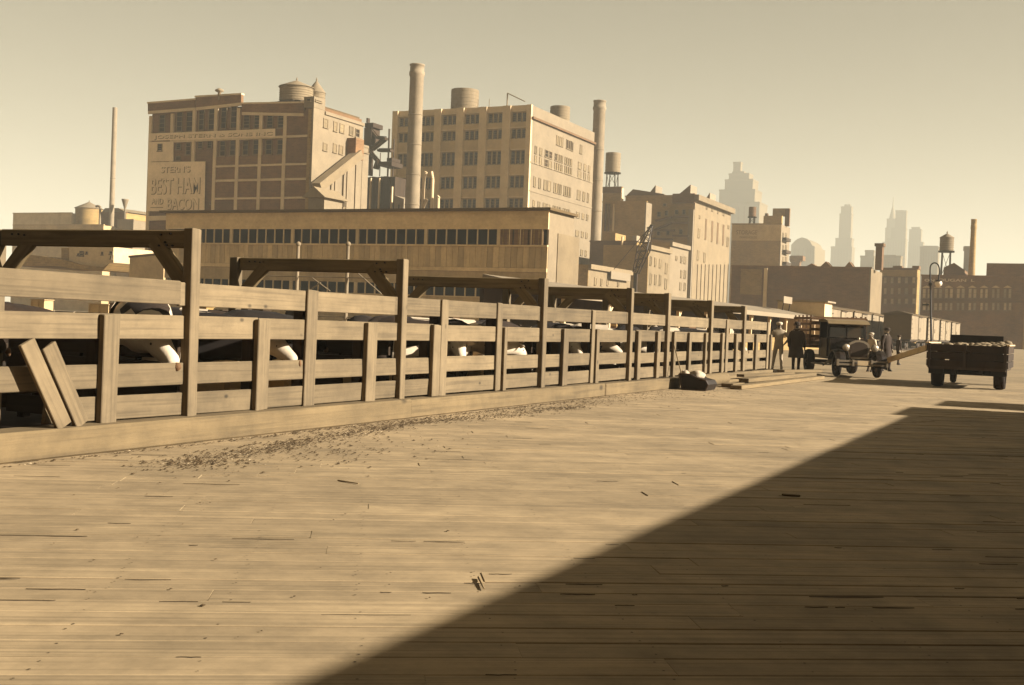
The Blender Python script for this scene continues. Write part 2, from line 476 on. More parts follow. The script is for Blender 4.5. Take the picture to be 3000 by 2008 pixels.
# two bits of stick on the open deck
for (p, q_, lab) in (((990, 1410), (1050, 1420), 'thin twig lying on the sunlit deck'), ((1402, 1695), (1418, 1730), 'short stub of stick beside the edge of the shade')):
    A, B = onG(*p), onG(*q_)
    s = MB(); s.tube(A+Vector((0, 0, .006)), B+Vector((0, 0, .008)), .007, .004, 6)
    tag(s.build('stick', m_beam), lab, 'stick')
A, B = onG(2290, 1453), onG(2345, 1457)
tag(plank_at('wood_splinter', A+Vector((0, 0, .012)), B+Vector((0, 0, .012)), .035, .014, m_tim), 'pale splinter of wood lying in the shade on the deck', 'splinter')
# loose sheets of paper / lime on the deck
# ================================================================== kerb timbers
for (y0, y1, z, dx, lab) in ((3.5, 13.88, .262, 0, 'long squared kerb timber under the near pens with weathered flat face'),
                             (13.90, 21.3, .250, -.03, 'squared kerb timber set slightly back, butted against its longer neighbour'),
                             (21.32, 26.6, .240, -.02, 'squared kerb timber ending beside the tipped black tub')):
    o = plank_at('kerb_timber', (-8.25+dx, y0, z/2), (-8.25+dx, y1, z/2), .36, z, m_kerb, bev=.018)
    tag(o, lab, 'kerb', 'kerb timbers along the pens')

# ================================================================== pen fence
FXF = -8.22                                     # front of the uprights
fence = thing('pen_fence', 'long pale plank fence of the stock pens with wide gaps between rails', 'fence', (-8.3, 5, 0))
fb = fence.location
RAILS = ((1.41, 1.655), (1.05, 1.29), (.595, .82), (.275, .505))
stops = {0: (4.6, 9.45, 13.7, 18.45, 22.9, 28.9, 32.2, 35.6), 1: (4.6, 10.75, 14.8, 19.5, 23.5, 27.2, 31.5, 35.6),
         2: (4.6, 10.75, 14.8, 19.5, 23.5, 27.2, 31.5, 35.6), 3: (7.75, 10.75, 14.8, 19.5, 23.5, 27.2, 31.5, 35.6)}
for k, (z0, z1) in enumerate(RAILS):
    st = stops[k]
    for a, e in zip(st, st[1:]):
        dz0, dz1 = random.uniform(-.012, .012), random.uniform(-.012, .012)
        zc = (z0+z1)/2
        plank_at('rail', (-8.315+random.uniform(-.004, .004), a+.003, zc+dz0), (-8.315+random.uniform(-.004, .004), e-.003, zc+dz1), .05, z1-z0, m_board, fence, base=fb, bev=.006, rough=.007)
UPR = [('S', 6.2, .22), ('S', 8.34, .205), ('S', 10.67, .22), ('T', 11.63, .22), ('S', 12.94, .23), ('S', 14.69, .20), ('T', 14.96, .20), ('T', 16.81, .17), ('S', 17.02, .10),
       ('S', 19.45, .22), ('T', 20.89, .15), ('S', 21.08, .15), ('S', 23.46, .19), ('S', 24.74, .20), ('S', 25.94, .14), ('S', 27.13, .17), ('S', 28.5, .10),
       ('S', 30.05, .18), ('T', 30.54, .22), ('S', 31.45, .2), ('S', 33.67, .22), ('T', 35.2, .2), ('S', 35.5, .16)]
for kind, y, w in UPR:
    top = 1.285 if kind == 'S' else 1.65
    th = .07 if kind == 'S' else .035
    lean = random.uniform(-.012, .012)
    plank_at('upright', (-8.289+th/2, y+w/2, .255), (-8.289+th/2, y+w/2+lean, top+random.uniform(-.01, .01)), w, th, m_post, fence, base=fb, bev=.008, rough=.004)
    plank_at('back_post', (-8.42, y+w/2, .0), (-8.42, y+w/2, top-.06), .13, .14, m_dark_pen, fence, base=fb, bev=.01)

# ------------------------------------------------------------------ gate frames across the pens
FRM = [(9.54, 2.19, .14), (13.79, 2.15, .13), (18.51, 2.13, .16), (22.95, 2.15, .14), (25.42, 2.14, .17), (28.94, 2.10, .18), (32.26, 2.05, .19)]
ords = ('beside the two leaning planks', 'second along from the leaning planks', 'third along from the leaning planks', 'with its neighbour only a short pen away', 'closest before the tipped black tub',
        'behind the tipped black tub', 'last of the row towards the trucks')
for (y, zt, w), od in zip(FRM, ords):
    fr = thing('gate_frame', 'tall timber gate frame over the pens, ' + od, 'gate frame', (-8.3, y, 0), 0, 'gate frames spanning the stock pens')
    B = fr.location
    plank_at('post', (-8.275, y+w/2, .25), (-8.285, y+w/2+random.uniform(-.01, .01), zt+.012), w, .12, m_post, fr, base=B, bev=.008, rough=.003)
    plank_at('post', (-11.12, y+w/2, 0), (-11.12, y+w/2, zt+.005), w, .14, m_post, fr, base=B, bev=.008, rough=.003)
    plank_at('beam', (-8.345, y+w/2+.01, zt-.095), (-11.04, y+w/2+.01, zt-.085), w*.62, .185, m_beam, fr, base=B, bev=.01, rough=.004)
    plank_at('knee_brace', (-8.32, y+w/2, zt-.62), (-8.80, y+w/2, zt-.10), .07, .17, m_beam, fr, base=B, bev=.008, rollx=0)
    plank_at('knee_brace', (-11.08, y+w/2, zt-.62), (-10.58, y+w/2, zt-.10), .07, .17, m_beam, fr, base=B, bev=.008)
    for (x_, z_) in ((-8.55, zt-.04), (-8.68, zt-.05), (-8.62, zt-.13), (-8.52, zt-.165), (-8.60, zt-.16), (-8.70, zt-.165), (-10.75, zt-.05), (-10.66, zt-.06), (-10.85, zt-.05)):
        if 'bolt' not in _pc: _pc['bolt'] = MB().tube((0, .012, 0), (0, -.006, 0), .011, .011, 8).mesh('bolt', m_iron)
        ob('bolt', _pc['bolt'], fr, (x_+8.3, w*.19, z_))
# cross fences that divide the pens, and the back fence
for i, (y, zt, w) in enumerate(FRM[:]):
    cf = thing('pen_divider', 'dark pen divider under the gate frame ' + ords[i], 'fence', (-8.4, y+w, 0), 0, 'plank dividers between the pens')
    B = cf.location
    for z0 in (.12, .36, .60, .84, 1.06):
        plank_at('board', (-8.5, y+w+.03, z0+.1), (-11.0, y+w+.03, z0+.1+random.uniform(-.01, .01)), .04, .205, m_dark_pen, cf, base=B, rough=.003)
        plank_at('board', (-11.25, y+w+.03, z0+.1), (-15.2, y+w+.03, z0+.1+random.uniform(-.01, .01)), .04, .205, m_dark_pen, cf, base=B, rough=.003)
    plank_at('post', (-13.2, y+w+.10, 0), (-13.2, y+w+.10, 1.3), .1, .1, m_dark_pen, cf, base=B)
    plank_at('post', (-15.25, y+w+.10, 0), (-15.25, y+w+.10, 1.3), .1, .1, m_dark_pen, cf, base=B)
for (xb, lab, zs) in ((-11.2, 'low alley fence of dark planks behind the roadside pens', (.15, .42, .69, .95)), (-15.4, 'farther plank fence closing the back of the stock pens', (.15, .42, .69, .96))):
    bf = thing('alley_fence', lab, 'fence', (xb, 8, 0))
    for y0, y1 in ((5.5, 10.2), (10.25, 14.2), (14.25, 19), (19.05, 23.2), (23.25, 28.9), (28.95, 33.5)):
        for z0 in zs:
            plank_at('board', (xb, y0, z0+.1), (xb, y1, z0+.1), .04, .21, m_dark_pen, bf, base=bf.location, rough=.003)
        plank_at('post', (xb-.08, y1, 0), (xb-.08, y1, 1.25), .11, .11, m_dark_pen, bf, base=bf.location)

# two planks leaning at the open chute on the left
for k, (p0, p1, lab) in enumerate((((-8.13, 7.80, .275), (-8.135, 7.36, 1.03), 'leaning plank of the chute whose foot rests farther from the upright'),
                                   ((-8.17, 8.05, .28), (-8.16, 7.62, 1.00), 'leaning plank of the chute with its foot against the rough upright'))):
    o = plank_at('leaning_plank', p0, p1, .05, .16, m_board, bev=.006, rough=.004)
    tag(o, lab, 'plank', 'planks leaning on the fence')
    o.rotation_euler = (along(Vector(p1)-Vector(p0)).to_matrix()).to_euler()

# ================================================================== building helpers
_wc = {}
def win_mesh(w, h, face, pane, bars):
    """window with frame, sill and pane; 'Y' looks to -Y, 'X' looks to +X; origin at the lower left of the wall face"""
    key = (round(w, 1), round(h, 1), face, pane.name, bars)
    if key in _wc: return _wc[key]
    w, h = max(round(w, 1), .3), max(round(h, 1), .3)
    q = MB()
    f = min(.12, w*.12)
    def bx(u0, d0, z0, u1, d1, z1, mi):
        if face == 'Y': q.box(u0, -d1, z0, u1, -d0, z1, mi)
        else: q.box(d0, u0, z0, d1, u1, z1, mi)
    bx(f, .005, f, w-f, .03, h-f, 0)
    bx(0, .005, 0, f, .10, h, 1); bx(w-f, .005, 0, w, .10, h, 1)
    bx(f, .005, h-f, w-f, .10, h, 1); bx(-.08, .005, -.12, w+.08, .18, 0, 1)
    for k in range(bars):
        z = h*(k+1)/(bars+1)
        bx(f, .03, z-.035, w-f, .07, z+.035, 1)
    _wc[key] = q.mesh('window', [pane, m_frame])
    return _wc[key]
def winY(par, a, b, Y, pane=None, bars=1, d=0.0, base=None):
    """window on a wall facing -Y, from two opposite photograph corners"""
    A, B = onY(a, Y), onY(b, Y)
    x0, x1 = min(A.x, B.x), max(A.x, B.x); z0, z1 = min(A.z, B.z), max(A.z, B.z)
    return wY(par, x0, x1, z0, z1, Y-d, pane, bars)
def wY(par, x0, x1, z0, z1, Y, pane=None, bars=1):
    L = par.location
    return ob('window', win_mesh(x1-x0, z1-z0, 'Y', pane or m_pane, bars), par, (x0-L.x, Y-L.y, z0-L.z))
def wX(par, y0, y1, z0, z1, X, pane=None, bars=1):
    L = par.location
    return ob('window', win_mesh(y1-y0, z1-z0, 'X', pane or m_panel, bars), par, (X-L.x, y0-L.y, z0-L.z))
def winX(par, a, b, X, pane=None, bars=1):
    A, B = onX(a, X), onX(b, X)
    y0, y1 = min(A.y, B.y), max(A.y, B.y); z0, z1 = min(A.z, B.z), max(A.z, B.z)
    return wX(par, y0, y1, z0, z1, X, pane, bars)
def pbox(name, par, x0, x1, y0, y1, z0, z1, m):
    """box part given in world numbers"""
    L = par.location
    return MB().box(x0-L.x, y0-L.y, z0-L.z, x1-L.x, y1-L.y, z1-L.z).build(name, m, par)
def lettering(par, text, Y, x0, x1, z0, z1, m, name='lettering', slant=0.0):
    """flat painted letters on a wall facing -Y"""
    cu = bpy.data.curves.new('lettering', 'FONT')
    cu.body = text; cu.size = 1; cu.extrude = .004; cu.offset = .018
    t = bpy.data.objects.new('lettering', cu)
    COL.objects.link(t)
    dg = bpy.context.evaluated_depsgraph_get()
    me = bpy.data.meshes.new_from_object(t.evaluated_get(dg))
    bpy.data.objects.remove(t)
    xs = [q.co.x for q in me.vertices]; ys = [q.co.y for q in me.vertices]
    a, b_, c, d = min(xs), max(xs), min(ys), max(ys)
    L = par.location
    for q in me.vertices:
        u = (q.co.x-a)/(b_-a); w = (q.co.y-c)/(d-c)
        q.co = Vector((x0+(x1-x0)*u-L.x, Y-.02-q.co.z-L.y, z0+(z1-z0)*w+slant*u-L.z))
    me.materials.clear(); me.materials.append(m)
    me.update()
    o = ob(name, me, par)
    o['kind'] = 'stuff'
    return o
def water_tank(loc, r, h, label, cone=.0, legs=0.0, m=None, group='rooftop water tanks', dunnage=True):
    t = thing('water_tank', label, 'water tank', loc, 0, group)
    z = legs
    q = MB(); q.lathe([(r, z), (r, z+h)], 28)
    q.build('tub', m or m_tank, t)
    for k in range(6):
        zz = z+h*(.08+.16*k)
        MB().lathe([(r+.015, zz), (r+.05, zz+.02), (r+.05, zz+.09), (r+.015, zz+.11)], 28, cap=False).build('hoop', m or m_tank, t)
    if cone:
        q = MB(); q.lathe([(r*1.08, z+h-.05), (r*1.06, z+h+.06), (.06, z+h+cone)], 28)
        c = q.build('roof', m_roofc, t)
        MB().lathe([(.10, z+h+cone-.1), (.14, z+h+cone+.15), (.02, z+h+cone+.5)], 8).build('finial', m_roofc, c)
    if dunnage:
        q = MB()
        for k in range(-3, 4):
            yy = r*k/3.3
            q.box(-math.sqrt(max(r*r-yy*yy, .1))-.2, yy-.1, z-.35, math.sqrt(max(r*r-yy*yy, .1))+.2, yy+.1, z-.002)
        stuff(q.build('dunnage_beams', m_steel, t))
    if legs > .5:
        for a in range(4):
            c_, s_ = math.cos(PI/4+a*PI/2)*r*.8, math.sin(PI/4+a*PI/2)*r*.8
            MB().beam((c_*1.12, s_*1.12, 0), (c_, s_, z-.35), .22, .22).build('leg', m_steel, t)
        for a in range(4):
            c0, s0 = math.cos(PI/4+a*PI/2)*r*.87, math.sin(PI/4+a*PI/2)*r*.87
            c1, s1 = math.cos(PI/4+(a+1)*PI/2)*r*.82, math.sin(PI/4+(a+1)*PI/2)*r*.82
            MB().beam((c0, s0, .3), (c1, s1, z-.5), .09, .09).build('cross_brace', m_steel, t)
    return t
def stack(name, top, base_z, r_top, r_base, Y, label, rim=True, m=None, bands=0, bend=0):
    """round chimney whose top centre is at a photograph point"""
    T = onY(top, Y)
    t = thing(name, label, 'chimney', (T.x, Y, base_z))
    h = T.z-base_z
    prof = [(r_base, 0), (r_top, h-1.6), (r_top, h)]
    if rim: prof = [(r_base, 0), (r_top, h-2.2), (r_top*1.12, h-1.9), (r_top*1.12, h-1.3), (r_top*1.02, h-1.2), (r_top*1.02, h-.25), (r_top*1.1, h-.2), (r_top*1.1, h), (r_top*.8, h), (r_top*.8, h-1)]
    q = MB(); q.lathe(prof, 32); q.build('shaft', m or m_stack, t)
    for k in range(bands):
        z = h*(.12+.8*k/max(bands, 1)); r = r_base+(r_top-r_base)*z/h
        MB().lathe([(r-.02, z), (r+.05, z+.02), (r+.05, z+.16), (r-.02, z+.18)], 32, cap=False).build('iron_band', m_roofc, t)
    return t

# ================================================================== open two-storey shed in the middle distance
YS = 100.0
A0 = onY((488, 622), YS); A1 = onY(k2(1845, 1215), YS)
sx0, sx1 = A0.x, A1.x
sz = [onY((1500, y), YS).z for y in (617.5, 672, 718, 785, 797, 838, 872, 905)]
# 0 top, 1 fascia foot, 2 sill of the upper openings, 3 siding foot, 4 band foot, 5 head of lower openings, 6 sill of the lower, 7
zt_, zf, zs, zq, zb, zh, zl, _ = sz
YE = onX(k2(2040, 1240), sx1).y                 # far end of the lit end wall
shed = thing('stock_shed', 'long open-sided timber shed of two tiers with dark slatted openings', 'shed', (sx0, YS, 0))
pbox('roof', shed, sx0-.5, sx1+.4, YS-.6, YE, zt_-.02, zt_+.22, m_roofing)
pbox('fascia', shed, sx0, sx1, YS-.05, YS+.15, zf, zt_-.03, m_fascia)
pbox('end_wall', shed, sx1-.2, sx1, YS+.16, YE-.1, 0, zt_-.03, m_white)
pbox('end_door', shed, sx1+.005, sx1+.08, YS+2.2, YS+7.5, zq-2.2, zf-.2, m_cream)
pbox('end_wall', shed, sx0, sx0+.2, YS+.16, YE-.1, 0, zt_-.03, m_siding)
pbox('back_wall', shed, sx0+.25, sx1-.25, YE-.4, YE-.2, 0, zt_-.03, m_soot)
pbox('upper_floor', shed, sx0+.25, sx1-.25, YS+.16, YE-.45, zs-1.2, zs-.9, m_soot)
pbox('sill', shed, sx0, sx1, YS-.12, YS+.14, zs-.16, zs, m_fascia)
n = int((sx1-sx0)/.62)
for k in range(n):                               # upright boards of the upper wall
    x = sx0+(sx1-sx0)*k/n
    w = (sx1-sx0)/n
    pbox('siding_board', shed, x+.015, x+w-.015, YS+random.uniform(-.03, .02), YS+.12, zq, zs-.17, m_siding)
pbox('band', shed, sx0, sx1, YS-.10, YS+.12, zb, zq-.02, m_fascia)
pbox('lower_fascia', shed, sx0, sx1, YS-.02, YS+.12, zh, zb-.02, m_siding)
pbox('lower_wall', shed, sx0, sx1, YS-.04, YS+.12, 0, zl-.1, m_siding)
pbox('sill', shed, sx0, sx1, YS-.12, YS+.14, zl-.1, zl, m_fascia)
X_ = lambda u: onY(r5(u, 200), YS).x
thick = [X_(u) for u in (65, 430, 1087, 1782)]
pitch = (thick[3]-thick[1])/2
thick += [thick[3]+pitch*k for k in range(1, 5)]
for x in thick:
    if x < sx1-.5:
        pbox('column', shed, x-.17, x+.17, YS-.06, YS+.14, zs, zf, m_pilas)
        pbox('column', shed, x-.17, x+.17, YS-.06, YS+.14, zl, zh, m_pilas)
for i in range(len(thick)-1):
    a, e = thick[i], thick[i+1]
    nn = max(1, round((e-a)/1.17))
    for k in range(1, nn):
        x = a+(e-a)*k/nn
        if x < sx1-.4:
            pbox('mullion', shed, x-.055, x+.055, YS-.03, YS+.09, zs, zf, m_pilas)
            pbox('mullion', shed, x-.055, x+.055, YS-.03, YS+.09, zl, zh, m_pilas)
# the right-hand bays are closed with dark shutters
xs0 = onY(k2(1455, 1440), YS).x
xx = xs0
while xx < sx1-.7:
    pbox('shutter', shed, xx+.05, min(xx+1.5, sx1-.1), YS+.0, YS+.08, zs+.02, zf-.04, m_brick)
    for q_ in (.5, 1.0):
        pbox('batten', shed, xx+q_, xx+q_+.10, YS-.05, YS-.003, zs+.02, zf-.04, m_brick2)
    xx += 1.6
# white poles and pipe rails in front of the shed
PY = 62.0
poles = []
for u, lab in ((1150, 'white painted ball-capped pole before the shed, farther from the row of gate frames'), (1685, 'white painted ball-capped pole before the shed, beside the slanting pale braces')):
    T = onY(r5(u, 265), PY)
    pl = thing('white_pole', lab, 'pole', (T.x, PY, 0), 0, 'white poles in the yard')
    MB().tube((0, 0, 0), (0, 0, T.z-.2), .13, .105, 12).build('shaft', m_white, pl)
    MB().lathe([(.05, T.z-.22), (.15, T.z-.15), (.17, T.z-.05), (.12, T.z+.05), (.02, T.z+.10)], 12).build('cap', m_white, pl)
    poles.append(T)
w = thing('pipe_rail', 'thin pale pipe rails strung between the white poles', 'railing', (poles[0].x, PY, 0))
for z in (onY(r5(1400, 630), PY).z, onY(r5(1400, 1050), PY).z):
    MB().tube((-3.2, 0, z), (poles[1].x-poles[0].x+3, 0, z), .035, .035, 6).build('rail', m_white, w)
for (u0, v0, u1, v1) in ((1290, 640, 1480, 780), (1780, 590, 2030, 810), (1380, 690, 1230, 790)):
    a, e = onY(r5(u0, v0), PY), onY(r5(u1, v1), PY)
    MB().tube((a.x-poles[0].x, .1, a.z), (e.x-poles[0].x, .1, e.z), .04, .04, 6).build('brace', m_white, w)

# ================================================================== packing house with painted signs (left)
YL = 140.0
cnr = onY(k1(2105, 700), YL).x
XLF = onY(k1(868, 700), YL).x
bld = thing('packing_house', 'tall pale-framed brick packing house with painted ham and bacon sign', 'building', (XLF, YL, 0))
def zl1(y, x=1640): return onY(k1(x, y), YL).z
def xl1(x, y=560): return onY(k1(x, y), YL).x
YLE = onX(q3(1715, 560), cnr).y
z_top = zl1(278)
pbox('core_wall', bld, XLF+.3, cnr-.02, YL+.30, YLE, 0, z_top-.4, m_brick)
pbox('side_wall', bld, cnr-.015, cnr+.30, YL+.02, YLE, 0, zl1(300, 2100), m_white)
cols = [xl1(x) for x in (868, 1045, 1212, 1378, 1550, 1722, 1907, 2095)]
# floor beams, piers, parapet
pw = .56
for i, x in enumerate(cols):
    top = {0: 325, 1: 315, 2: 295, 3: 275, 4: 300}.get(i, 335)
    pbox('pier', bld, (x if i else XLF)-(.05 if i == 0 else pw/2), x+(pw if i == 0 else pw/2), YL, YL+.295, 0, zl1(top), m_conc if i < 7 else m_brick2)
for y0, y1, i0 in ((735, 750, 3), (845, 862, 3), (985, 1000, 3), (525, 543, 1)):
    for i in range(i0, 7):
        pbox('floor_beam', bld, cols[i]+pw/2+.01, cols[i+1]-pw/2-.01, YL+.03, YL+.29, zl1(y1), zl1(y0), m_conc)
for i in range(3, 7):                            # brick infill between the frame members
    for y0, y1 in ((665, 735), (750, 845), (862, 985), (1000, 1120)):
        if i == 6 and y0 == 665: y0 = 545
        pbox('brick_panel', bld, cols[i]+pw/2+.01, cols[i+1]-pw/2-.01, YL+.12, YL+.28, zl1(y1)+.03, zl1(y0)-.03, m_brick)
pbox('brick_panel', bld, cols[6]+pw/2+.01, cols[7]-pw/2-.01, YL+.12, YL+.28, zl1(525)+.03, zl1(350)-.03, m_brick)
# sloping head band and parapet, in runs
for (xa, xb, ya, yb, pa, pb_) in ((868, 1228, 328, 300, 272, 244), (1232, 1580, 300, 262, 224, 204), (1584, 2055, 335, 345, 276, 268)):
    P = lambda x, y: (xl1(x, y), onY(k1(x, y), YL).z)
    L = bld.location
    a, b_, c, d = P(xa, ya), P(xb, yb), P(xb, pb_), P(xa, pa)
    e, f_ = P(xb, yb+22), P(xa, ya+22)
    sh = lambda pts: [(x-L.x, z) for x, z in pts]
    MB().prism(sh([a, b_, c, d]), -.03, .5, 'Y').build('parapet', m_brick, bld)
    MB().prism(sh([f_, e, (b_[0], b_[1]-.01), (a[0], a[1]-.01)]), -.02, .29, 'Y').build('head_band', m_conc, bld)
    MB().prism(sh([(c[0]+.1, c[1]+.005), (c[0]+.1, c[1]+.25), (d[0]-.1, d[1]+.25), (d[0]-.1, d[1]+.005)]), -.12, .6, 'Y').build('coping', m_conc, bld)
W1 = [(948, 352, 990, 485), (1080, 332, 1120, 480), (1155, 330, 1200, 480), (1250, 310, 1290, 470), (1325, 305, 1366, 468), (1420, 288, 1460, 458), (1495, 282, 1540, 455),
      (1590, 352, 1635, 455), (1672, 350, 1714, 455), (1770, 354, 1815, 455), (1852, 350, 1905, 452)]
W2 = [(945, 580, 978, 632), (1075, 568, 1112, 618), (1150, 565, 1188, 660), (1240, 560, 1278, 612), (1315, 555, 1350, 608), (1410, 552, 1450, 668), (1487, 548, 1530, 662),
      (1585, 548, 1626, 660), (1665, 545, 1706, 656), (1760, 543, 1806, 656), (1848, 540, 1896, 656), (1072, 668, 1110, 702), (1335, 1010, 1352, 1036)]
for (a, b_, c, d) in W1: winY(bld, k1(a, b_), k1(c, d), YL, m_pane, 3, -.28)
for (a, b_, c, d) in W2: winY(bld, k1(a, b_), k1(c, d), YL, m_pane, 2, -.28 if a > 1000 else .03)
# painted signs
def signY(name, pts, Y, m, par, d0=.06, d1=.02):
    L = par.location
    poly = [(onY(k1(*p), Y).x-L.x, onY(k1(*p), Y).z-L.z) for p in pts]
    return MB().prism(poly, -d0, -d1, 'Y').build(name, m, par)
signY('sign_board', [(876, 556), (1840, 527), (1840, 462), (880, 500)], YL, m_sign, bld)
signY('sign_board', [(862, 1092), (1300, 1092), (1308, 712), (872, 718)], YL, m_sign, bld)
signY('painted_wall', [(870, 714), (1060, 710), (1062, 560), (878, 562)], YL, m_sign, bld, .02, -.1)
signY('painted_band', [(858, 1165), (1010, 1160), (1010, 1125), (860, 1128)], YL, m_conc, bld, .03, -.1)
def letters_on(par, text, px0, py0, px1, py1, Y, slant=0.0):
    a, b_ = onY(k1(px0, py1), Y), onY(k1(px1, py0), Y)
    lettering(par, text, Y-.065, a.x+.14, b_.x+.14, a.z-.12, b_.z-.12, m_letter, slant=slant)
    lettering(par, text, Y-.085, a.x, b_.x, a.z, b_.z, m_sign, slant=slant)
sl_ = 0.0
a_, b_ = onY(k1(912, 546), YL), onY(k1(912, 512), YL)
sl_ = onY(k1(1840, 527), YL).z-onY(k1(876, 556), YL).z
e_ = onY(k1(1818, 500), YL).x
lettering(bld, 'JOSEPH STERN & SONS INC', YL-.065, a_.x+.14, e_+.14, a_.z-.1, b_.z-.1, m_letter, slant=sl_)
lettering(bld, 'JOSEPH STERN & SONS INC', YL-.085, a_.x, e_, a_.z, b_.z, m_sign, slant=sl_)
letters_on(bld, "STERN'S", 968, 742, 1192, 798, YL)
letters_on(bld, 'BEST HAM', 890, 828, 1268, 962, YL)
letters_on(bld, 'AND', 895, 990, 985, 1036, YL)
letters_on(bld, 'BACON', 1015, 988, 1258, 1078, YL)
signY('underline', [(890, 1068), (985, 1066), (985, 1060), (890, 1062)], YL, m_letter, bld, .075, .065)
# lit side: windows, roof-corner bulkhead
SXW = [(1297, 470, 1345, 583), (1407, 507, 1446, 620), (1476, 526, 1520, 636), (1580, 556, 1620, 662), (1645, 580, 1690, 690), (1292, 736, 1336, 832), (1402, 746, 1440, 852), (1467, 766, 1508, 870), (1570, 795, 1612, 850)]
for k, (a, b_, c, d) in enumerate(SXW):
    winX(bld, q3(a, b_), q3(c, d), cnr+.305, m_panel if k not in (4, 8) else m_pane, 1)
bh0, bh1 = zl1(300, 2100), onY(q3(1170, 235), YL).z
yb1 = onX(q3(1297, 300), cnr).y
bk = pbox('bulkhead', bld, onY(q3(1085, 300), YL).x, cnr+.34, YL-.02, yb1, bh0+.002, bh1, m_white)
winX(bld, q3(1207, 266), q3(1275, 306), cnr+.345, m_pane, 0)
winY(bld, q3(1112, 255), q3(1160, 285), YL-.02, m_pane, 0)
pbox('cornice', bld, cnr+.31, cnr+.5, yb1, YLE+.1, bh0-.55, bh0-.1, m_white)
v_ = thing('roof_vent', 'small mushroom ventilator on the parapet of the packing house', 'ventilator', onY(k1(1412, 214), YL))
MB().lathe([(.24, -.6), (.24, .55), (.62, .7), (.66, .9), (.2, 1.15)], 12).build('cowl', m_tank, v_)
P = onY(k1(1998, 262), YL+7); rr = (onY(k1(2105, 200), YL+7).x-onY(k1(1897, 200), YL+7).x)/2
zr = onY(k1(1998, 150), YL+7).z-P.z
water_tank((P.x, YL+7, P.z), rr, zr, 'big round wooden tank with cone roof on the packing house', cone=onY(k1(1998, 95), YL+7).z-onY(k1(1998, 150), YL+7).z)
P2 = onY(k1(2150, 240), YL+11)
water_tank((P2.x, YL+11, P2.z-2), rr*.55, onY(k1(2150, 190), YL+11).z-P2.z+2, 'smaller cone-roofed tank half hidden behind the white roof bulkhead', cone=1.9, dunnage=False)
pbox('roof', bld, XLF+.5, cnr-.3, YL+.6, YLE-.2, z_top-.38, z_top-.1, m_roofing)
pbox('tank_platform', bld, P.x-rr*1.35, P.x+rr*1.2, YL+7-rr*1.2, YL+7+rr*1.2, P.z-.9, P.z-.36, m_steel)
pbox('tank_leg', bld, P.x-rr*1.2, P.x-rr*1.0, YL+8, YL+8.5, z_top-.1, P.z-.91, m_steel)
pbox('tank_leg', bld, P.x+rr*.9, P.x+rr*1.1, YL+8, YL+8.5, z_top-.1, P.z-.91, m_steel)

# white loading annex with a sloping conveyor
YA = YLE+.1
an = thing('white_annex', 'white windowless annex wall beside the packing house with a sloping conveyor', 'building', (cnr, YA, 0))
ax1 = cnr+.3
yae = onX(q3(1795, 800), ax1).y
pbox('wall', an, cnr-12, ax1, YA, yae, 0, onX(q3(1760, 768), ax1).z, m_white)
winX(an, q3(1722, 775), q3(1790, 860), ax1+.003, m_white, 0)
# conveyor gallery climbing along the white side wall
cv = thing('conveyor_gallery', 'sloping enclosed conveyor gallery climbing the white side wall', 'conveyor', (cnr, YL+2, 0))
c0, c1_ = onX(q3(1225, 1230), cnr+1.6), onX(q3(1680, 868), cnr+1.6)
L = cv.location
MB().beam(c0-L, c1_-L, 1.5, 1.3).build('gallery', m_cream, cv)
d0 = onX(q3(1672, 815), cnr+1.6)-L
MB().box(.32, d0.y-1.0, d0.z-1.5, 1.9, d0.y+1.2, d0.z+1.6).build('head_house', m_brick, cv)
for t_ in (.25, .55, .85):
    p = c0+(c1_-c0)*t_-L
    MB().box(p.x-.9, p.y-.12, 0, p.x-.7, p.y+.12, p.z-.9).build('trestle_leg', m_white, cv)
    MB().box(p.x+.6, p.y-.12, 0, p.x+.8, p.y+.12, p.z-.9).build('trestle_leg', m_white, cv)
# gabled white boiler house at the conveyor foot
gh = thing('gabled_house', 'small white gabled house at the foot of the conveyor', 'building', (cnr+3, YL-12, 0))
YG = YL-12
ga, gb = onY(q3(1135, 1335), YG), onY(q3(1308, 1335), YG)
ridge = onY(q3(1230, 1225), YG)
gye = onX(q3(1505, 1400), gb.x).y
L = gh.location
pbox('wall', gh, ga.x, gb.x, YG, gye, 0, ga.z, m_white)
MB().prism([(ga.x-.6-L.x, ga.z-.1), (gb.x+.6-L.x, gb.z-.1), ((ga.x+gb.x)/2-L.x, ridge.z)], -.7, gye-YG+.6, 'Y').build('roof', m_tank, gh)
winX(gh, q3(1508, 1385), q3(1525, 1450), gb.x+.005, m_pane, 0)
# dark hoist tower with stairs
YH = 186.0
ht = thing('hoist_tower', 'dark steel hoist tower with zigzag chutes between the factories', 'tower', onY(q3(1800, 1490), YH))
L = Vector(ht.location); L.z = 0; ht.location = L
H3 = lambda x, y, dy=0: onY(q3(x, y), YH+dy)-L
def hb(name, x0, y0, x1, y1, dy=0, dep=3.0, m=m_steel):
    a, b_ = H3(x0, y1, dy), H3(x1, y0, dy)
    return MB().box(a.x, a.y, a.z, b_.x, a.y+dep, b_.z).build(name, m, ht)
hb('hopper', 1738, 575, 1822, 768); hb('head_house', 1750, 522, 1842, 574, -.2, 3.4); hb('vent_pipe', 1765, 470, 1782, 521, 1, .8)
hb('mast', 1786, 769, 1818, 1100, 1, 1.0)
for (a, b_, c, d) in ((1822, 600, 1890, 685), (1890, 690, 1990, 700), (1965, 705, 1830, 815), (1815, 850, 1900, 950), (1905, 828, 2050, 828), (1900, 940, 1870, 1030)):
    MB().beam(H3(a, b_, 1), H3(c, d, 1), 1.4, .45).build('chute', m_steel, ht)
    MB().beam(H3(a, b_-22, .2), H3(c, d-22, .2), .12, .12).build('handrail', m_steel, ht)
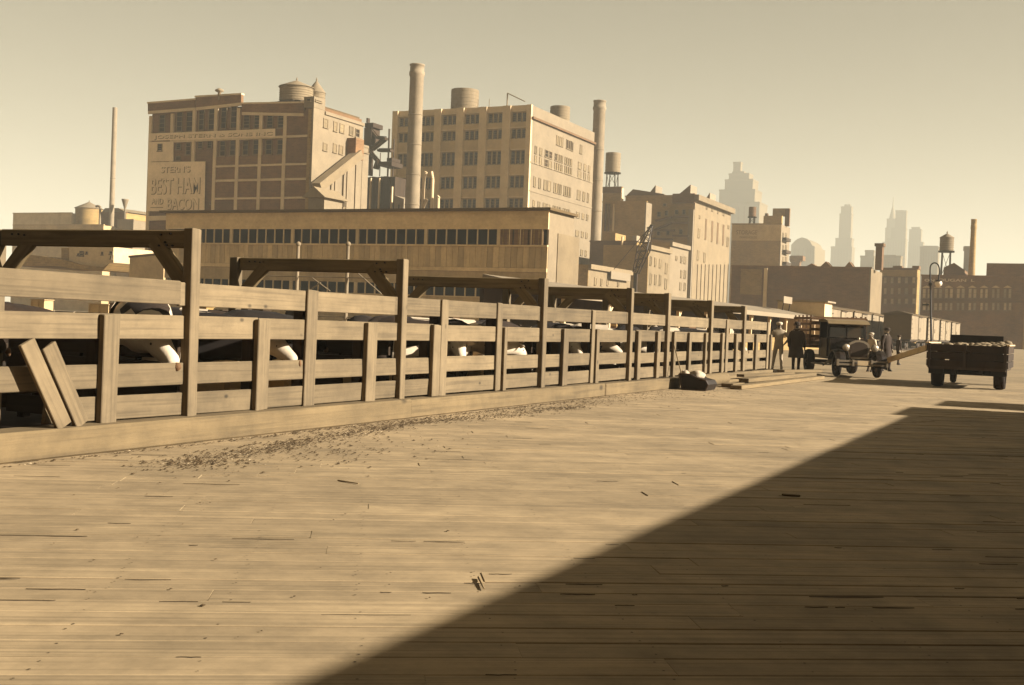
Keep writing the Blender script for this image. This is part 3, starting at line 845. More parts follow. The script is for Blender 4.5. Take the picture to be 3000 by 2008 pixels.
hb('platform', 1905, 945, 2045, 998, 0, 4); hb('housing', 1990, 905, 2048, 944, 0, 3)
for x, y0 in ((2005, 590), (1912, 850), (2060, 700)):
    hb('guy_pole', x-4, y0, x+4, 1110, 1.5, .3)
cs = thing('coal_shed', 'sooty black-boarded coal shed at the foot of the hoist tower', 'shed', (ht.location.x, YH-1, 0))
a, b_ = onY(q3(1690, 1490), YH-1), onY(q3(2085, 1105), YH-1)
xa = a.x
nn = 12
for k in range(nn):
    x0 = a.x+(b_.x-a.x)*k/nn
    pbox('wall_board', cs, x0+.02, x0+(b_.x-a.x)/nn-.02, YH-1+random.uniform(-.05, .05), YH+6, 0, b_.z-(.4 if k in (0, 1) else 0)-random.uniform(0, .15), m_soot)
for u in (1815, 1910, 2050):
    p = onY(q3(u, 1300), YH-1.2)
    pbox('pale_pipe', cs, p.x-.12, p.x+.12, YH-1.5, YH-1.1, 0, onY(q3(u, 1130 if u != 2050 else 1225), YH-1).z, m_pilas)
hut = thing('white_hut', 'little white hut with a dark doorway beside the tall stack', 'hut', (onY(q3(2070, 1490), YH-4).x, YH-4, 0))
a, b_ = onY(q3(2068, 1490), YH-4), onY(q3(2180, 1315), YH-4)
L = hut.location
MB().prism([(a.x-L.x, 0), (b_.x-L.x, 0), (b_.x-L.x, b_.z-.7), (a.x-L.x, b_.z)], 0, 5, 'Y').build('wall', m_palroof, hut)
winY(hut, q3(2112, 1490), q3(2138, 1415), YH-4, m_pane, 0)

# ================================================================== tall stacks
stack('brick_stack', k2(840, 104), 0, 1.22, 1.36, 180.0, 'tallest pale round brick chimney standing before the pilastered factory', bands=7)
stack('round_stack', k2(2232, 380), 0, 1.30, 1.45, 240.0, 'pale round chimney with a thick rim at the far corner of the white factory wall', bands=6)
stack('iron_stack', k1(617, 302), 0, .62, .72, 235.0, 'lone slender pipe chimney rising from low roofs near a cone-topped tank', rim=False, m=m_stack, bands=3)

# ================================================================== pilastered factory (centre)
YC = 200.0
fc = thing('pilastered_factory', 'large concrete factory with pale pilasters and rows of triple windows', 'building', (onY(q8(55, 600), YC).x, YC, 0))
cx0, cxc = onY(q8(48, 300), YC).x, onY(q8(1560, 300), YC).x
zc = lambda y: onY(q8(1420, y), YC).z
ZCT = zc(182)
YCE = onX(k2(2185, 800), cxc).y
pbox('core_wall', fc, cx0, cxc-.3, YC+.35, YCE, 0, ZCT-.5, m_wspan)
pbox('side_wall', fc, cxc-.28, cxc, YC+.02, YCE, 0, ZCT-.1, m_white)
pbox('parapet', fc, cx0, cxc-.3, YC+.1, YC+.9, zc(245), ZCT, m_pilas)
pbox('roof', fc, cx0+.4, cxc-.4, YC+1, YCE-.4, ZCT-.49, ZCT-.3, m_roofing)
pil = [(48, 105), (270, 340), (505, 580), (745, 825), (995, 1075), (1250, 1335), (1510, 1563)]
px = [(onY(q8(a, 250), YC).x, onY(q8(b_, 250), YC).x) for a, b_ in pil]
for a, e in px:
    pbox('pilaster', fc, a, e, YC-.35, YC+.33, 0, ZCT-.02, m_pilas)
rows = [(258, 360), (438, 540), (678, 822), (955, 1082), (1200, 1330)]
zr_ = [(zc(b_), zc(a)) for a, b_ in rows]
stp = zr_[3][0]-zr_[4][0]
while zr_[-1][0]-stp > 1.5:
    zr_.append((zr_[-1][0]-stp, zr_[-1][1]-stp))
for i in range(len(px)-1):
    a, e = px[i][1]+.1, px[i+1][0]-.1
    prev = zc(245)
    for (z0, z1) in zr_:
        pbox('spandrel', fc, px[i][1]+.01, px[i+1][0]-.01, YC-.02, YC+.33, z1+.1, prev-.01, m_wspan)
        pbox('spandrel_ledge', fc, px[i][1]+.01, px[i+1][0]-.01, YC-.12, YC-.025, z1+.12, z1+.34, m_pilas)
        prev = z0-.1
        w3 = (e-a)/3
        for k in range(3):
            wY(fc, a+k*w3+.12, a+(k+1)*w3-.12, z0, z1, YC+.34, m_pane, 3)
# lit side wall windows, in bays of pairs and fours
yx = lambda u, vv: onX(k2(u, vv), cxc).y
side_cols = [(1725, 1741), (1763, 1782), (1803, 1828), (1834, 1858), (1880, 1893), (1897, 1910), (1914, 1926), (1930, 1940), (1957, 1969), (1973, 1985), (1989, 1999), (2003, 2012), (2060, 2086), (2104, 2122), (2138, 2152)]
cy_ = [(yx(a, 1000), yx(b_, 1000)) for a, b_ in side_cols]
zx = lambda vv, u=1830: onX(k2(u, vv), cxc).z
srow = [(zx(890), zx(828)), (zx(1062), zx(990))]
srow = [(zx(812), zx(757)), (zx(888), zx(828)), (zx(1062), zx(988)), (zx(1212), zx(1165))]
sst = srow[2][0]-srow[3][0]
srow += [(srow[3][0]-sst*k, srow[3][1]-sst*k) for k in range(1, 4)]
for ri, (z0, z1) in enumerate(srow):
    for ci, (y0, y1) in enumerate(cy_):
        if z0 > 1:
            wX(fc, y0, y1, z0, z1, cxc+.005, m_pane if (ri, ci) in ((0, 2), (0, 3), (1, 2), (0, 4)) else m_panel, 1)
for (a, b_, c, d) in ((1900, 640, 1910, 716), (1914, 646, 1924, 722), (1928, 652, 1937, 727), (1941, 656, 1949, 731), (1976, 670, 1986, 745), (1991, 677, 2001, 752), (2005, 683, 2014, 758), (2018, 690, 2026, 764), (2080, 712, 2094, 785)):
    winX(fc, k2(a, b_), k2(c, d), cxc+.005, m_pane if 1970 < a < 2030 else m_panel, 0)
zco = onX(k2(1722, 512), cxc).z
pbox('string_course', fc, cxc+.005, cxc+.45, YC-.1, YCE+.1, zco-.2, zco+.2, m_brick3)
for zz in (zx(905, 1730)+1.2, zx(1090, 1730)+.4):
    pbox('string_course', fc, cxc+.005, cxc+.10, YC, YCE, zz-.12, zz+.12, m_white)
TK = onY(k2(1150, 420), YC+6)
rt = (onY(k2(1243, 340), YC+6).x-onY(k2(1055, 340), YC+6).x)/2
water_tank((TK.x, YC+6+rt, ZCT+.9), rt, onY(k2(1150, 280), YC+6).z-ZCT-.9, 'open-topped round tank on the front roof edge of the pilastered factory')
pbox('tank_platform', fc, TK.x-rt*2.6, TK.x+rt*1.0, YC+4.5, YC+6+2*rt, ZCT+.1, ZCT+.54, m_steel)
TK2 = onX(k2(1925, 555), cxc-2.6)
water_tank((cxc-2.6, TK2.y, TK2.z), 2.0, onX(k2(1925, 425), cxc-2.6).z-TK2.z, 'open-topped round tank rising above the white side parapet')
pp = thing('roof_pipe', 'bent pipe and thin rods standing on the factory roof edge', 'pipe', (onY(k2(1525, 400), YC+1).x, YC+1, ZCT))
MB().tube((0, 0, 0), (0, 0, 2.6), .13, .13, 8).build('riser', m_tank, pp)
MB().tube((0, 0, 2.6), (3.6, .3, .9), .1, .1, 8).build('arm', m_tank, pp)
for dx in (-3.8, -6.2):
    MB().tube((dx, 0, 0), (dx, 0, 1.7), .07, .05, 6).build('rod', m_tank, pp)
# pale bent exhaust pipes by the stack foot
ep = thing('exhaust_pipe', 'pale bent exhaust pipes at the foot of the tallest brick chimney', 'pipe', (onY(q8(470, 1330), YC-6).x, YC-6, 0))
L = ep.location
for pts in (((405, 910), (380, 960), (360, 1330)), ((460, 910), (475, 990), (462, 1330)), ((410, 1210), (355, 1330), (352, 1345)), ((545, 1180), (535, 1190), (532, 1340))):
    P_ = [onY(q8(*p), YC-6)-L for p in pts]
    q = MB(); q.tube(P_[0], P_[1], .35, .35, 10); q.tube(P_[1], P_[2], .35, .35, 10); q.build('pipe', m_pilas, ep)

# ================================================================== blocks right of the factory
def block(name, label, Y, a, b, depth_px, m_front, m_side, top=None, cat='building', base=0.0, roof=True, z=None, cop=True):
    """box building: front facing -Y between photograph points a (upper left) and b (upper right corner); its lit
    side runs back along +Y until photograph column depth_px"""
    A, B = onY(a, Y), onY(b, Y)
    zt = z if z is not None else B.z
    yE = onX((depth_px, b[1]), B.x).y if depth_px else Y+14
    if depth_px and not (Y+1 < yE < Y+120): yE = Y+20
    t = thing(name, label, cat, (A.x, Y, base))
    pbox('front_wall', t, A.x, B.x-.3, Y, yE, base, zt, m_front)
    pbox('side_wall', t, B.x-.29, B.x, Y+.01, yE-.01, base, zt-.01, m_side)
    if roof: pbox('roof', t, A.x+.3, B.x-.5, Y+.4, yE-.4, zt+.003, zt+.12, m_roofing)
    if cop:
        pbox('coping', t, A.x-.1, B.x+.12, Y-.12, Y+.38, zt+.004, zt+.28, m_front)
    t['x0'], t['x1'], t['y1'], t['zt'] = A.x, B.x, yE, zt
    return t
# brick block behind the thick-rimmed stack
b2 = block('brick_block', 'square tan brick block with a bright edge wall behind the thick-rimmed chimney', 246.0, r3(255, 292), r3(760, 285), r3(824, 0)[0], m_brick2, m_white)
for u in (290, 330, 385):
    p = onY(r3(u, 500), 246)
    pbox('downpipe', b2, p.x-.15, p.x+.15, 245.6, 245.95, onY(r3(u, 620), 246).z, b2['zt']-.3, m_brick3 if u != 385 else m_pilas)
b1 = block('parapet_block', 'narrow tan block carrying the tall legged water tank', 262.0, r3(262, 125), r3(480, 122), r3(500, 0)[0], m_brick2, m_pilas)
pbox('dark_parapet', b1, b1['x0'], b1['x1'], 261.6, 261.98, onY(r3(400, 178), 262).z, b1['zt']+.3, m_brick3)
p = onY(k3(565, 440), 268)
rt = (onY(k3(625, 200), 268).x-onY(k3(505, 200), 268).x)/2
water_tank((p.x, 268, b1['zt']+.3), rt, onY(k3(565, 145), 268).z-onY(k3(565, 310), 268).z, 'tall narrow water tank on steel legs beside the thick-rimmed chimney', legs=onY(k3(565, 310), 268).z-b1['zt']-.3)
# loft building with arched windows
YB = 258.0
b3 = block('loft_building', 'broad loft building with dark cornice and tall arched windows on its bright side', YB, r3(520, 215), r3(1322, 215), r3(1738, 0)[0], m_brick2, m_cream)
x0, x1 = b3['x0'], b3['x1']
zt3 = b3['zt']
L = b3.location
za, zb_ = onY(r3(590, 130), YB).z, onY(r3(1060, 310), YB).z
MB().prism([(onY(r3(500, 130), YB).x-L.x, zt3+.1), (onY(r3(590, 122), YB).x-L.x, za), (onY(r3(940, 180), YB).x-L.x, onY(r3(940, 185), YB).z), (onY(r3(960, 180), YB).x-L.x, zt3+.1)], 1, 6, 'Y').build('roof_ramp', m_brick3, b3)
pbox('cornice_front', b3, onY(r3(1070, 300), YB).x, x1+.1, YB-.9, YB-.13, onY(r3(1200, 300), YB).z, zt3+.5, m_brick3)
pbox('cornice_side', b3, x1+.003, x1+1.1, YB-.9, b3['y1'], zt3-1.0, zt3+.25, m_cream)
pbox('pilaster_chimney', b3, onY(r3(1255, 400), YB).x, onY(r3(1312, 400), YB).x, YB-.8, YB-.01, 0, onY(r3(1280, 372), YB).z, m_palroof)  # pale pilaster chimney on the loft front
for (a, b_, c, d) in ((885, 395, 925, 455), (970, 380, 1008, 440), (1085, 372, 1128, 428), (1172, 370, 1210, 425), (1135, 592, 1178, 655), (880, 620, 915, 665), (990, 615, 1028, 662), (950, 300, 985, 330)):
    winY(b3, r3(a, b_), r3(c, d), YB, m_pane, 1, .002)
for (a, b_, c, d) in ((860, 500, 1050, 455), (860, 600, 1050, 520), (1070, 450, 1250, 450), (1070, 520, 1250, 520), (830, 605, 1080, 610), (1060, 670, 1250, 675), (830, 700, 1060, 715)):
    p, q_ = onY(r3(a, b_), YB-.6), onY(r3(c, d), YB-.6)
    MB().beam(p-L, q_-L, .9, .35).build('fire_escape', m_brick3, b3)
for (c, z0, z1) in ((1360, 590, 690), (1440, 480, 710), (1512, 500, 735), (1575, 520, 755), (1640, 545, 775), (1690, 690, 790), (1350, 840, 945), (1425, 865, 970)):
    p0, p1 = onX(r3(c-12, z1), x1), onX(r3(c+12, z0), x1)
    wX(b3, p0.y, p1.y, p0.z, p1.z, x1+.004, m_panel if z0 > 560 else m_brick, 2)
for (c, z0) in ((1450, 330), (1515, 355), (1580, 380), (1645, 405), (1370, 440), (1700, 555)):
    p0, p1 = onX(r3(c-8, z0+30), x1), onX(r3(c+8, z0), x1)
    wX(b3, p0.y, p1.y, p0.z, p1.z, x1+.004, m_panel, 0)
for k in range(9):
    c = 1330+44*k
    p0, p1 = onX(r3(c, 1380), x1), onX(r3(c+14, 1000), x1)
    pbox('wall_pier', b3, x1+.004, x1+.18, p0.y, p1.y, 0, p1.z, m_cream)
for (a, b_, c, d, nm) in ((1130, 205, 1262, 130, 0), (1405, 205, 1485, 178, 14), (760, 150, 862, 92, 6)):
    p, q_ = onY(r3(a, b_), YB+4+nm), onY(r3(c, d), YB+4+nm)
    hh = onY(r3(c, d-45 if nm == 0 else d), YB+4+nm).z
    bh = MB().prism([(p.x-L.x, zt3-L.z), (q_.x-L.x, zt3-L.z), (q_.x-L.x, hh), (p.x-L.x, hh-(2.2 if nm == 0 else 2.8))], 4+nm, 9+nm, 'Y').build('roof_bulkhead', [m_brick3], b3)
    pbox('bulkhead_side', b3, q_.x+.004, q_.x+.1, YB+4+nm, YB+9+nm, zt3, hh, m_palroof)
# dark flank wall and the pale low houses
b4 = block('dark_flank', 'plain dark brown flank wall under the square brick block', 218.0, r3(112, 758), r3(650, 745), r3(662, 0)[0], m_brick3, m_brick2)
p = onY(r3(475, 900), 217.7)
pbox('pale_pipe', b4, p.x-.14, p.x+.14, 217.5, 217.95, 0, onY(r3(480, 680), 217.7).z, m_pilas)
pbox('chimney_stub', b4, onY(r3(600, 740), 219).x, onY(r3(645, 740), 219).x, 219, 221, b4['zt']+.3, onY(r3(620, 668), 219).z, m_palroof)
pbox('roof_house', b4, onY(r3(262, 740), 220).x, onY(r3(400, 740), 220).x, 220, 226, b4['zt']+.3, onY(r3(320, 640), 220).z, m_brick2)
XR = -72.0
def row_house(name, label, pa, pb, m, zoff=0.0, wins=(), front=None, depth=9.0):
    """row whose bright face looks to +X on the line x = XR, between two photograph columns"""
    A, B = onX(pa, XR), onX(pb, XR)
    t = thing(name, label, 'building', (XR, A.y, 0))
    zt = (A.z+B.z)/2
    pbox('wall', t, XR-depth, XR, A.y, B.y, 0, zt, m)
    pbox('front_wall', t, XR-depth, XR-.02, A.y-.2, A.y-.004, 0, zt, front or m_brick2)
    pbox('cornice', t, XR+.004, XR+.5, A.y-.2, B.y, zt-.7, zt+.1, m)
    for (u0, v0, u1, v1) in wins:
        winX(t, r3(u0, v0), r3(u1, v1), XR+.004, m_panel, 1)
    return t, A, B, zt
row_house('low_store', 'low pale store with a white painted board on its front', r3(100, 1002), r3(578, 1082), m_cream,
          wins=[(160, 1150, 182, 1235), (232, 1160, 246, 1240), (305, 1160, 322, 1240), (425, 1190, 440, 1250)])
sg = tag(MB().box(0, 0, 0, .15, 1, 1).build('white_board', m_palroof), 'blank white board fixed above the low store front', 'sign')
p0, p1 = onX(r3(328, 1165), XR+.3), onX(r3(555, 1110), XR+.3)
sg.location = (XR+.55, p0.y, p0.z); sg.scale = (1, p1.y-p0.y, p1.z-p0.z)
row_house('pale_tenement', 'pale low tenement with long narrow windows behind the lattice boom', r3(790, 800), r3(1035, 822), m_cream,
          wins=[(800, 905, 815, 1010), (852, 920, 868, 1020), (906, 935, 922, 1040), (975, 985, 995, 1105), (800, 1100, 815, 1230), (852, 1110, 868, 1230), (906, 1120, 922, 1240), (970, 1160, 990, 1280)])
row_house('stepped_tenement', 'pale tenement with a raised stub chimney and iron balconies next to the loft building', r3(1037, 745), r3(1245, 800), m_white,
          wins=[(1095, 900, 1110, 950), (1150, 900, 1165, 980), (1190, 905, 1210, 990), (1150, 1060, 1165, 1150), (1190, 1065, 1210, 1160), (1140, 1200, 1155, 1290), (1190, 1210, 1205, 1300)])
# derrick boom
YD = 165.0
dk = thing('derrick_boom', 'dark lattice derrick boom slanting up before the brick block', 'crane', (onY(r3(600, 1200), YD).x, YD, 0))
L = dk.location
P0, P1 = onY(r3(640, 1100), YD)-L, onY(r3(822, 545), YD)-L
P0.z = max(P0.z, .5)
ax = (P1-P0)
perp = Vector((ax.z, 0, -ax.x)).normalized()
for sx_ in (-1, 1):
    for sy_ in (-1, 1):
        q = MB()
        mid = (P0+P1)/2
        q.beam(P0+perp*sx_*.35+Vector((0, sy_*.35, 0)), mid+perp*sx_*.75+Vector((0, sy_*.75, 0)), .16, .16)
        q.beam(mid+perp*sx_*.75+Vector((0, sy_*.75, 0)), P1+perp*sx_*.12+Vector((0, sy_*.12, 0)), .16, .16)
        q.build('chord', m_steel, dk)
nn = 12
for k in range(nn):
    t0, t1 = k/nn, (k+1)/nn
    w0 = .35+.4*(1-abs(t0-.5)*2); w1 = .35+.4*(1-abs(t1-.5)*2)
    for sy_ in (-1, 1):
        MB().beam(P0+ax*t0+perp*w0*(-1)**k+Vector((0, sy_*w0, 0)), P0+ax*t1-perp*w1*(-1)**k+Vector((0, sy_*w1, 0)), .10, .10).build('lacing', m_steel, dk)
MB().lathe([(.9, 0), (.9, 1.2), (.5, 1.6)], 12, (P0.x, 0, 0)).build('pivot', m_steel, dk)
MB().beam(P1, Vector((P0.x-3.5, 0, P0.z+.5)), .08, .08).build('topping_line', m_steel, dk)
MB().beam((P0.x, 0, 1.4), P0, .5, .5).build('heel', m_steel, dk)

# ------------------------------------------------------------------ storage warehouse, long brown wall, brick houses
b7 = block('storage_warehouse', 'windowless tan warehouse with faded wall lettering and iron balconies on its bright side', 300.0, r2(252, 388), r2(822, 384), r2(922, 0)[0], m_brick2, m_white)
Y7 = 300.0
pbox('raised_parapet', b7, onY(r2(615, 300), Y7).x, b7['x1']-.02, Y7+.02, Y7+1.2, b7['zt']+.3, onY(r2(700, 284), Y7).z, m_brick2)
pbox('parapet_stub', b7, onY(r2(628, 300), Y7).x, onY(r2(660, 300), Y7).x, Y7+.1, Y7+1.2, onY(r2(700, 284), Y7).z+.004, onY(r2(700, 256), Y7).z, m_brick3)
pbox('painted_band', b7, b7['x0'], b7['x1']-.02, Y7-.05, Y7-.004, onY(r2(500, 570), Y7).z, b7['zt']-.05, m_wspan)
pbox('roof_screen', b7, onY(r2(722, 190), Y7+6).x, onY(r2(916, 190), Y7+6).x, Y7+6, Y7+7, onY(r2(800, 290), Y7+6).z, onY(r2(800, 200), Y7+6).z, m_brick2)
pbox('roof_screen_post', b7, onY(r2(860, 300), Y7+5).x, onY(r2(912, 300), Y7+5).x, Y7+5, Y7+5.8, b7['zt'], onY(r2(800, 205), Y7+5).z, m_brick3)
for zz in (565, 705, 840):
    p0, p1 = onX(r2(828, zz+8), b7['x1']), onX(r2(880, zz), b7['x1'])
    pbox('balcony', b7, b7['x1']+.004, b7['x1']+1.1, p0.y, p1.y, p1.z-.5, p1.z+.3, m_steel)
    for c in (838, 870):
        w0, w1 = onX(r2(c-8, zz-10), b7['x1']), onX(r2(c+8, zz-80), b7['x1'])
        wX(b7, w0.y, w1.y, w0.z, w1.z, b7['x1']+.004, m_panel, 1)
a, b_ = onY(r2(300, 500), Y7), onY(r2(545, 450), Y7)
lettering(b7, 'STORAGE', Y7-.06, a.x, b_.x, a.z, b_.z, m_brick2)
a, b_ = onY(r2(335, 545), Y7), onY(r2(540, 520), Y7)
lettering(b7, 'WAREHOUSE', Y7-.06, a.x, b_.x, a.z, b_.z, m_brick2)
p = onY(r2(485, 300), Y7+4)
water_tank((p.x, Y7+4, b7['zt']+.2), (onY(r2(520, 250), Y7+4).x-onY(r2(438, 250), Y7+4).x)/2, onY(r2(480, 185), Y7+4).z-onY(r2(480, 295), Y7+4).z, 'dark hazy tank on a steel frame above the tan warehouse roof', legs=onY(r2(480, 295), Y7+4).z-b7['zt']-.2, m=m_brick3)
Y8 = 210.0
b8 = block('long_brown_wall', 'long plain brown brick flank with a bright narrow end wall behind the freight cars', Y8, r2(250, 886), k4(1180, 963), k4(1290, 0)[0], m_brick, m_cream)
p = onY(r2(640, 1000), Y8-.3)
pbox('downpipe', b8, p.x-.28, p.x+.28, Y8-.6, Y8-.05, 3, b8['zt']-.2, m_pilas)
pbox('patched_brick', b8, onY(r2(355, 950), Y8).x, onY(r2(600, 950), Y8).x, Y8-.06, Y8-.004, onY(r2(450, 1190), Y8).z, b8['zt']-.4, m_brick2)
for u0, u1, hh in ((680, 780, .9), (920, 1000, .9), (540, 640, .5)):
    a, b_ = onY(k4(u0, 955), Y8), onY(k4(u1, 955), Y8)
    MB().prism([(a.x-b8.location.x, b8['zt']+.3), (b_.x-b8.location.x, b8['zt']+.3), ((a.x+b_.x)/2-b8.location.x, b8['zt']+.3+hh)], .2, 3, 'Y').build('skylight', m_brick, b8)
a, b_ = onY(k4(1215, 960), Y8+3), onY(k4(1290, 742), Y8+3)
pbox('chimney', b8, a.x, b_.x, Y8+3, Y8+5, b8['zt'], b_.z, m_brick3)
pbox('chimney_cap', b8, a.x-.2, b_.x+.2, Y8+2.8, Y8+5.2, b_.z+.004, b_.z+.5, m_brick3)
Y9 = 262.0
b9 = block('brick_tenement', 'hazy brown tenement with three rows of windows past the narrow bright end wall', Y9, k4(1270, 965), k4(1636, 970), k4(1660, 0)[0], m_brick, m_brick2)
for ri, (y0, y1) in enumerate(((1045, 1110), (1150, 1215), (1255, 1310))):
    for c in (1318, 1385, 1455, 1525, 1598):
        winY(b9, k4(c-16, y0), k4(c+16, y1), Y9, m_palepane, 1, .003)
pbox('cornice', b9, b9['x0'], b9['x1'], Y9-.7, Y9-.13, b9['zt']-1.6, b9['zt']-.2, m_brick2)
for u0, u1, v_ in ((1390, 1480, 935), (1580, 1650, 935)):
    a, b_ = onY(k4(u0, 965), Y9+2), onY(k4(u1, v_), Y9+2)
    pbox('roof_house', b9, a.x, b_.x, Y9+2, Y9+5, b9['zt']+.13, b_.z, m_brick)
Y10 = 232.0
b10 = block('lettered_brick_works', 'brown brick works with white letters under its roofline beyond the street lamp', Y10, k4(1672, 1035), (3010, k4(0, 1052)[1]), None, m_brick, m_brick2)
a, b_ = onY(r1(425, 882), Y10), onY(r1(540, 855), Y10)
lettering(b10, 'ON', Y10-.02, a.x, b_.x, a.z, b_.z, m_letterw)
a, b_ = onY(r1(590, 882), Y10), onY(r1(905, 855), Y10)
lettering(b10, 'DUGAN', Y10-.02, a.x, b_.x, a.z, b_.z, m_letterw)
a, b_ = onY(r1(960, 885), Y10), onY(r1(1000, 858), Y10)
lettering(b10, 'L', Y10-.02, a.x, b_.x, a.z, b_.z, m_letterw)
for c in (450, 580, 705, 840, 975, 1110, 1245, 1380):
    for (y0, y1) in ((965, 1075), (1125, 1215)):
        for dc in (-28, 28):
            winY(b10, r1(c+dc-16, y0), r1(c+dc+16, y1), Y10, m_palepane, 1, .003)
    a, b_ = onY(r1(c-50, 955), Y10), onY(r1(c+50, 930), Y10)
    L = b10.location
    MB().prism([(a.x-L.x, a.z), (b_.x-L.x, a.z), (b_.x-L.x-.3, (a.z+b_.z)/2), ((a.x+b_.x)/2-L.x, b_.z), (a.x-L.x+.3, (a.z+b_.z)/2)], -.15, -.004, 'Y').build('arch', m_pilas, b10)
pbox('raised_bay', b10, onY((2890, 790), Y10).x, b10['x1']-.5, Y10+.05, Y10+8, b10['zt']+.3, onY((2950, 772), Y10).z, m_brick)
pbox('string_course', b10, b10['x0'], b10['x1'], Y10-.14, Y10-.004, onY(r1(700, 1102), Y10).z, onY(r1(700, 1092), Y10).z, m_brick3)
a, b_, c_ = onY(r1(640, 820), Y10+2), onY(r1(885, 820), Y10+2), onY(r1(765, 668), Y10+2)
L = b10.location
MB().prism([(a.x-L.x, b10['zt']+.1), (b_.x-L.x, b10['zt']+.1), (b_.x-L.x, onY(r1(885, 745), Y10).z), (c_.x-L.x, c_.z), (a.x-L.x, onY(r1(640, 715), Y10).z)], 2, 9, 'Y').build('roof_house', m_brick, b10)
p = onY(r1(670, 700), Y10+12)
rt = (onY(r1(752, 450), Y10+12).x-onY(r1(590, 450), Y10+12).x)/2
zb0 = onY(r1(670, 530), Y10+12).z
water_tank((p.x, Y10+12, b10['zt']), rt, onY(r1(670, 380), Y10+12).z-zb0, 'hazy cone-roofed water tank on stilts above the lettered brick works', cone=onY(r1(670, 330), Y10+12).z-onY(r1(670, 380), Y10+12).z, legs=zb0-b10['zt'])
stack('far_stack', r1(995, 168), 0, .55, .85, 262.0, 'brown tapering chimney standing behind the lettered brick works', rim=True, m=m_brick2)

# ================================================================== far skyline
def tower(name, label, Y, steps, side_px=None, m=None):
    """stepped tower; steps are (left, right, top) in k4-style photograph pixels, each from the ground up"""
    zmin = 0
    A = onY((steps[0][0], 960), Y)
    t = thing(name, label, 'skyscraper', (A.x, Y, 0), 0, 'distant towers in the haze')
    prev = 0.0
    inset = 0.0
    for (l, r_, top) in steps:
        a, b_ = onY((l, top), Y), onY((r_, top), Y)
        d = (b_.x-a.x)*.8
        pbox('tier', t, a.x, b_.x, Y+inset, Y+inset+d, prev, b_.z, m or m_far)
        pbox('ledge', t, a.x-.3, b_.x+.3, Y+inset-.6, Y+inset+d+.5, b_.z-2.0, b_.z-.2, m or m_far)
        prev = b_.z+.01
        inset += (b_.x-a.x)*.03
    # window strips on the widest tier
    l, r_, top = steps[0]
    a, b_ = onY((l, top), Y), onY((r_, top), Y)
    nn = 7
    for k in range(nn):
        x = a.x+(b_.x-a.x)*(k+.5)/nn
        pbox('window_strip', t, x-(b_.x-a.x)*.022, x+(b_.x-a.x)*.022, Y-.25, Y-.05, 8, b_.z-5, m_brick3)
    return t, prev
K4 = lambda x, y: k4(x, y)
def st(f, *l): return [(f(a, t)[0], f(b_, t)[0], f(a, t)[1]) for a, b_, t in l]
t1, _ = tower('stepped_skyscraper', 'great stepped skyscraper looming behind the loft building', 1250.0, st(k3, (1482, 1832, 560), (1484, 1790, 450), (1530, 1770, 362), (1562, 1735, 310), (1592, 1690, 295), (1598, 1662, 212)))
tower('slab_tower', 'slim faded tower with shouldered base left of the spire', 1650.0, st(k4, (785, 992, 745), (828, 988, 662), (868, 985, 420), (882, 985, 350), (915, 970, 330)))
t3, zz = tower('spired_tower', 'faint tower tapering to a needle spire', 1800.0, st(k4, (1290, 1430, 700), (1318, 1425, 560), (1332, 1415, 470)))
a = onY(k4(1378, 300), 1800.0); base = onY(k4(1375, 470), 1800.0)
wd = (onY(k4(1412, 470), 1800.0).x-onY(k4(1340, 470), 1800.0).x)/2
q = MB(); q.lathe([(wd, base.z), (wd*.85, base.z+(a.z-base.z)*.15), (wd*.45, base.z+(a.z-base.z)*.5), (wd*.16, base.z+(a.z-base.z)*.8), (.4, onY(k4(1380, 255), 1800.0).z)], 8, (base.x-t3.location.x, wd+8, 0))
q.build('spire', m_far, t3)
tower('flat_topped_tower', 'faded flat-topped tower standing close beside the needle spire', 1700.0, st(k4, (1335, 1518, 665), (1375, 1520, 560), (1418, 1525, 388)))
tower('round_shouldered_tower', 'faint tower with clipped shoulders right of the flat-topped one', 1750.0, st(k4, (1545, 1690, 700), (1552, 1672, 575), (1575, 1655, 553)))
tower('low_hazy_block', 'low hazy block in front of the faded towers', 950.0, st(k4, (1290, 1470, 835), (1300, 1420, 828)))
tower('hazy_annex', 'low hazy block with a stub roof beside the dark wall chimney', 1100.0, st(k4, (1075, 1210, 835), (1120, 1205, 780)))
tower('hazy_terrace', 'long low hazy terrace left of the legged tank', 1200.0, st(k4, (1660, 1840, 745), (1690, 1830, 738)))
tower('hazy_stub', 'hazy tan block just left of the brown tapering chimney', 520.0, st(k4, (2092, 2190, 742),))
tower('hazy_brick_stub', 'small brown hazy block between warehouse and domed building', 480.0, st(k4, (392, 480, 850), (388, 505, 835)), m=m_brick)
# domed building
YM = 1300.0
dm = thing('domed_block', 'hazy apartment block with a rounded mansard crown', 'building', (onY(k4(400, 960), YM).x, YM, 0))
L = dm.location
pts = [(395, 960), (395, 730), (420, 700), (455, 672), (500, 655), (545, 668), (580, 695), (600, 735), (625, 745), (640, 960)]
poly = [(onY(k4(*p), YM).x-L.x, max(0, onY(k4(*p), YM).z)) for p in pts]
poly[0] = (poly[0][0], 0); poly[-1] = (poly[-1][0], 0)
MB().prism(poly[::-1], 0, 60, 'Y').build('body', m_far, dm)
for c in (430, 470, 510, 550, 585):
    a, b_ = onY(k4(c-7, 940), YM), onY(k4(c+7, 760), YM)
    pbox('window_strip', dm, a.x, b_.x, YM-.3, YM-.01, max(3, a.z), b_.z, m_brick3)
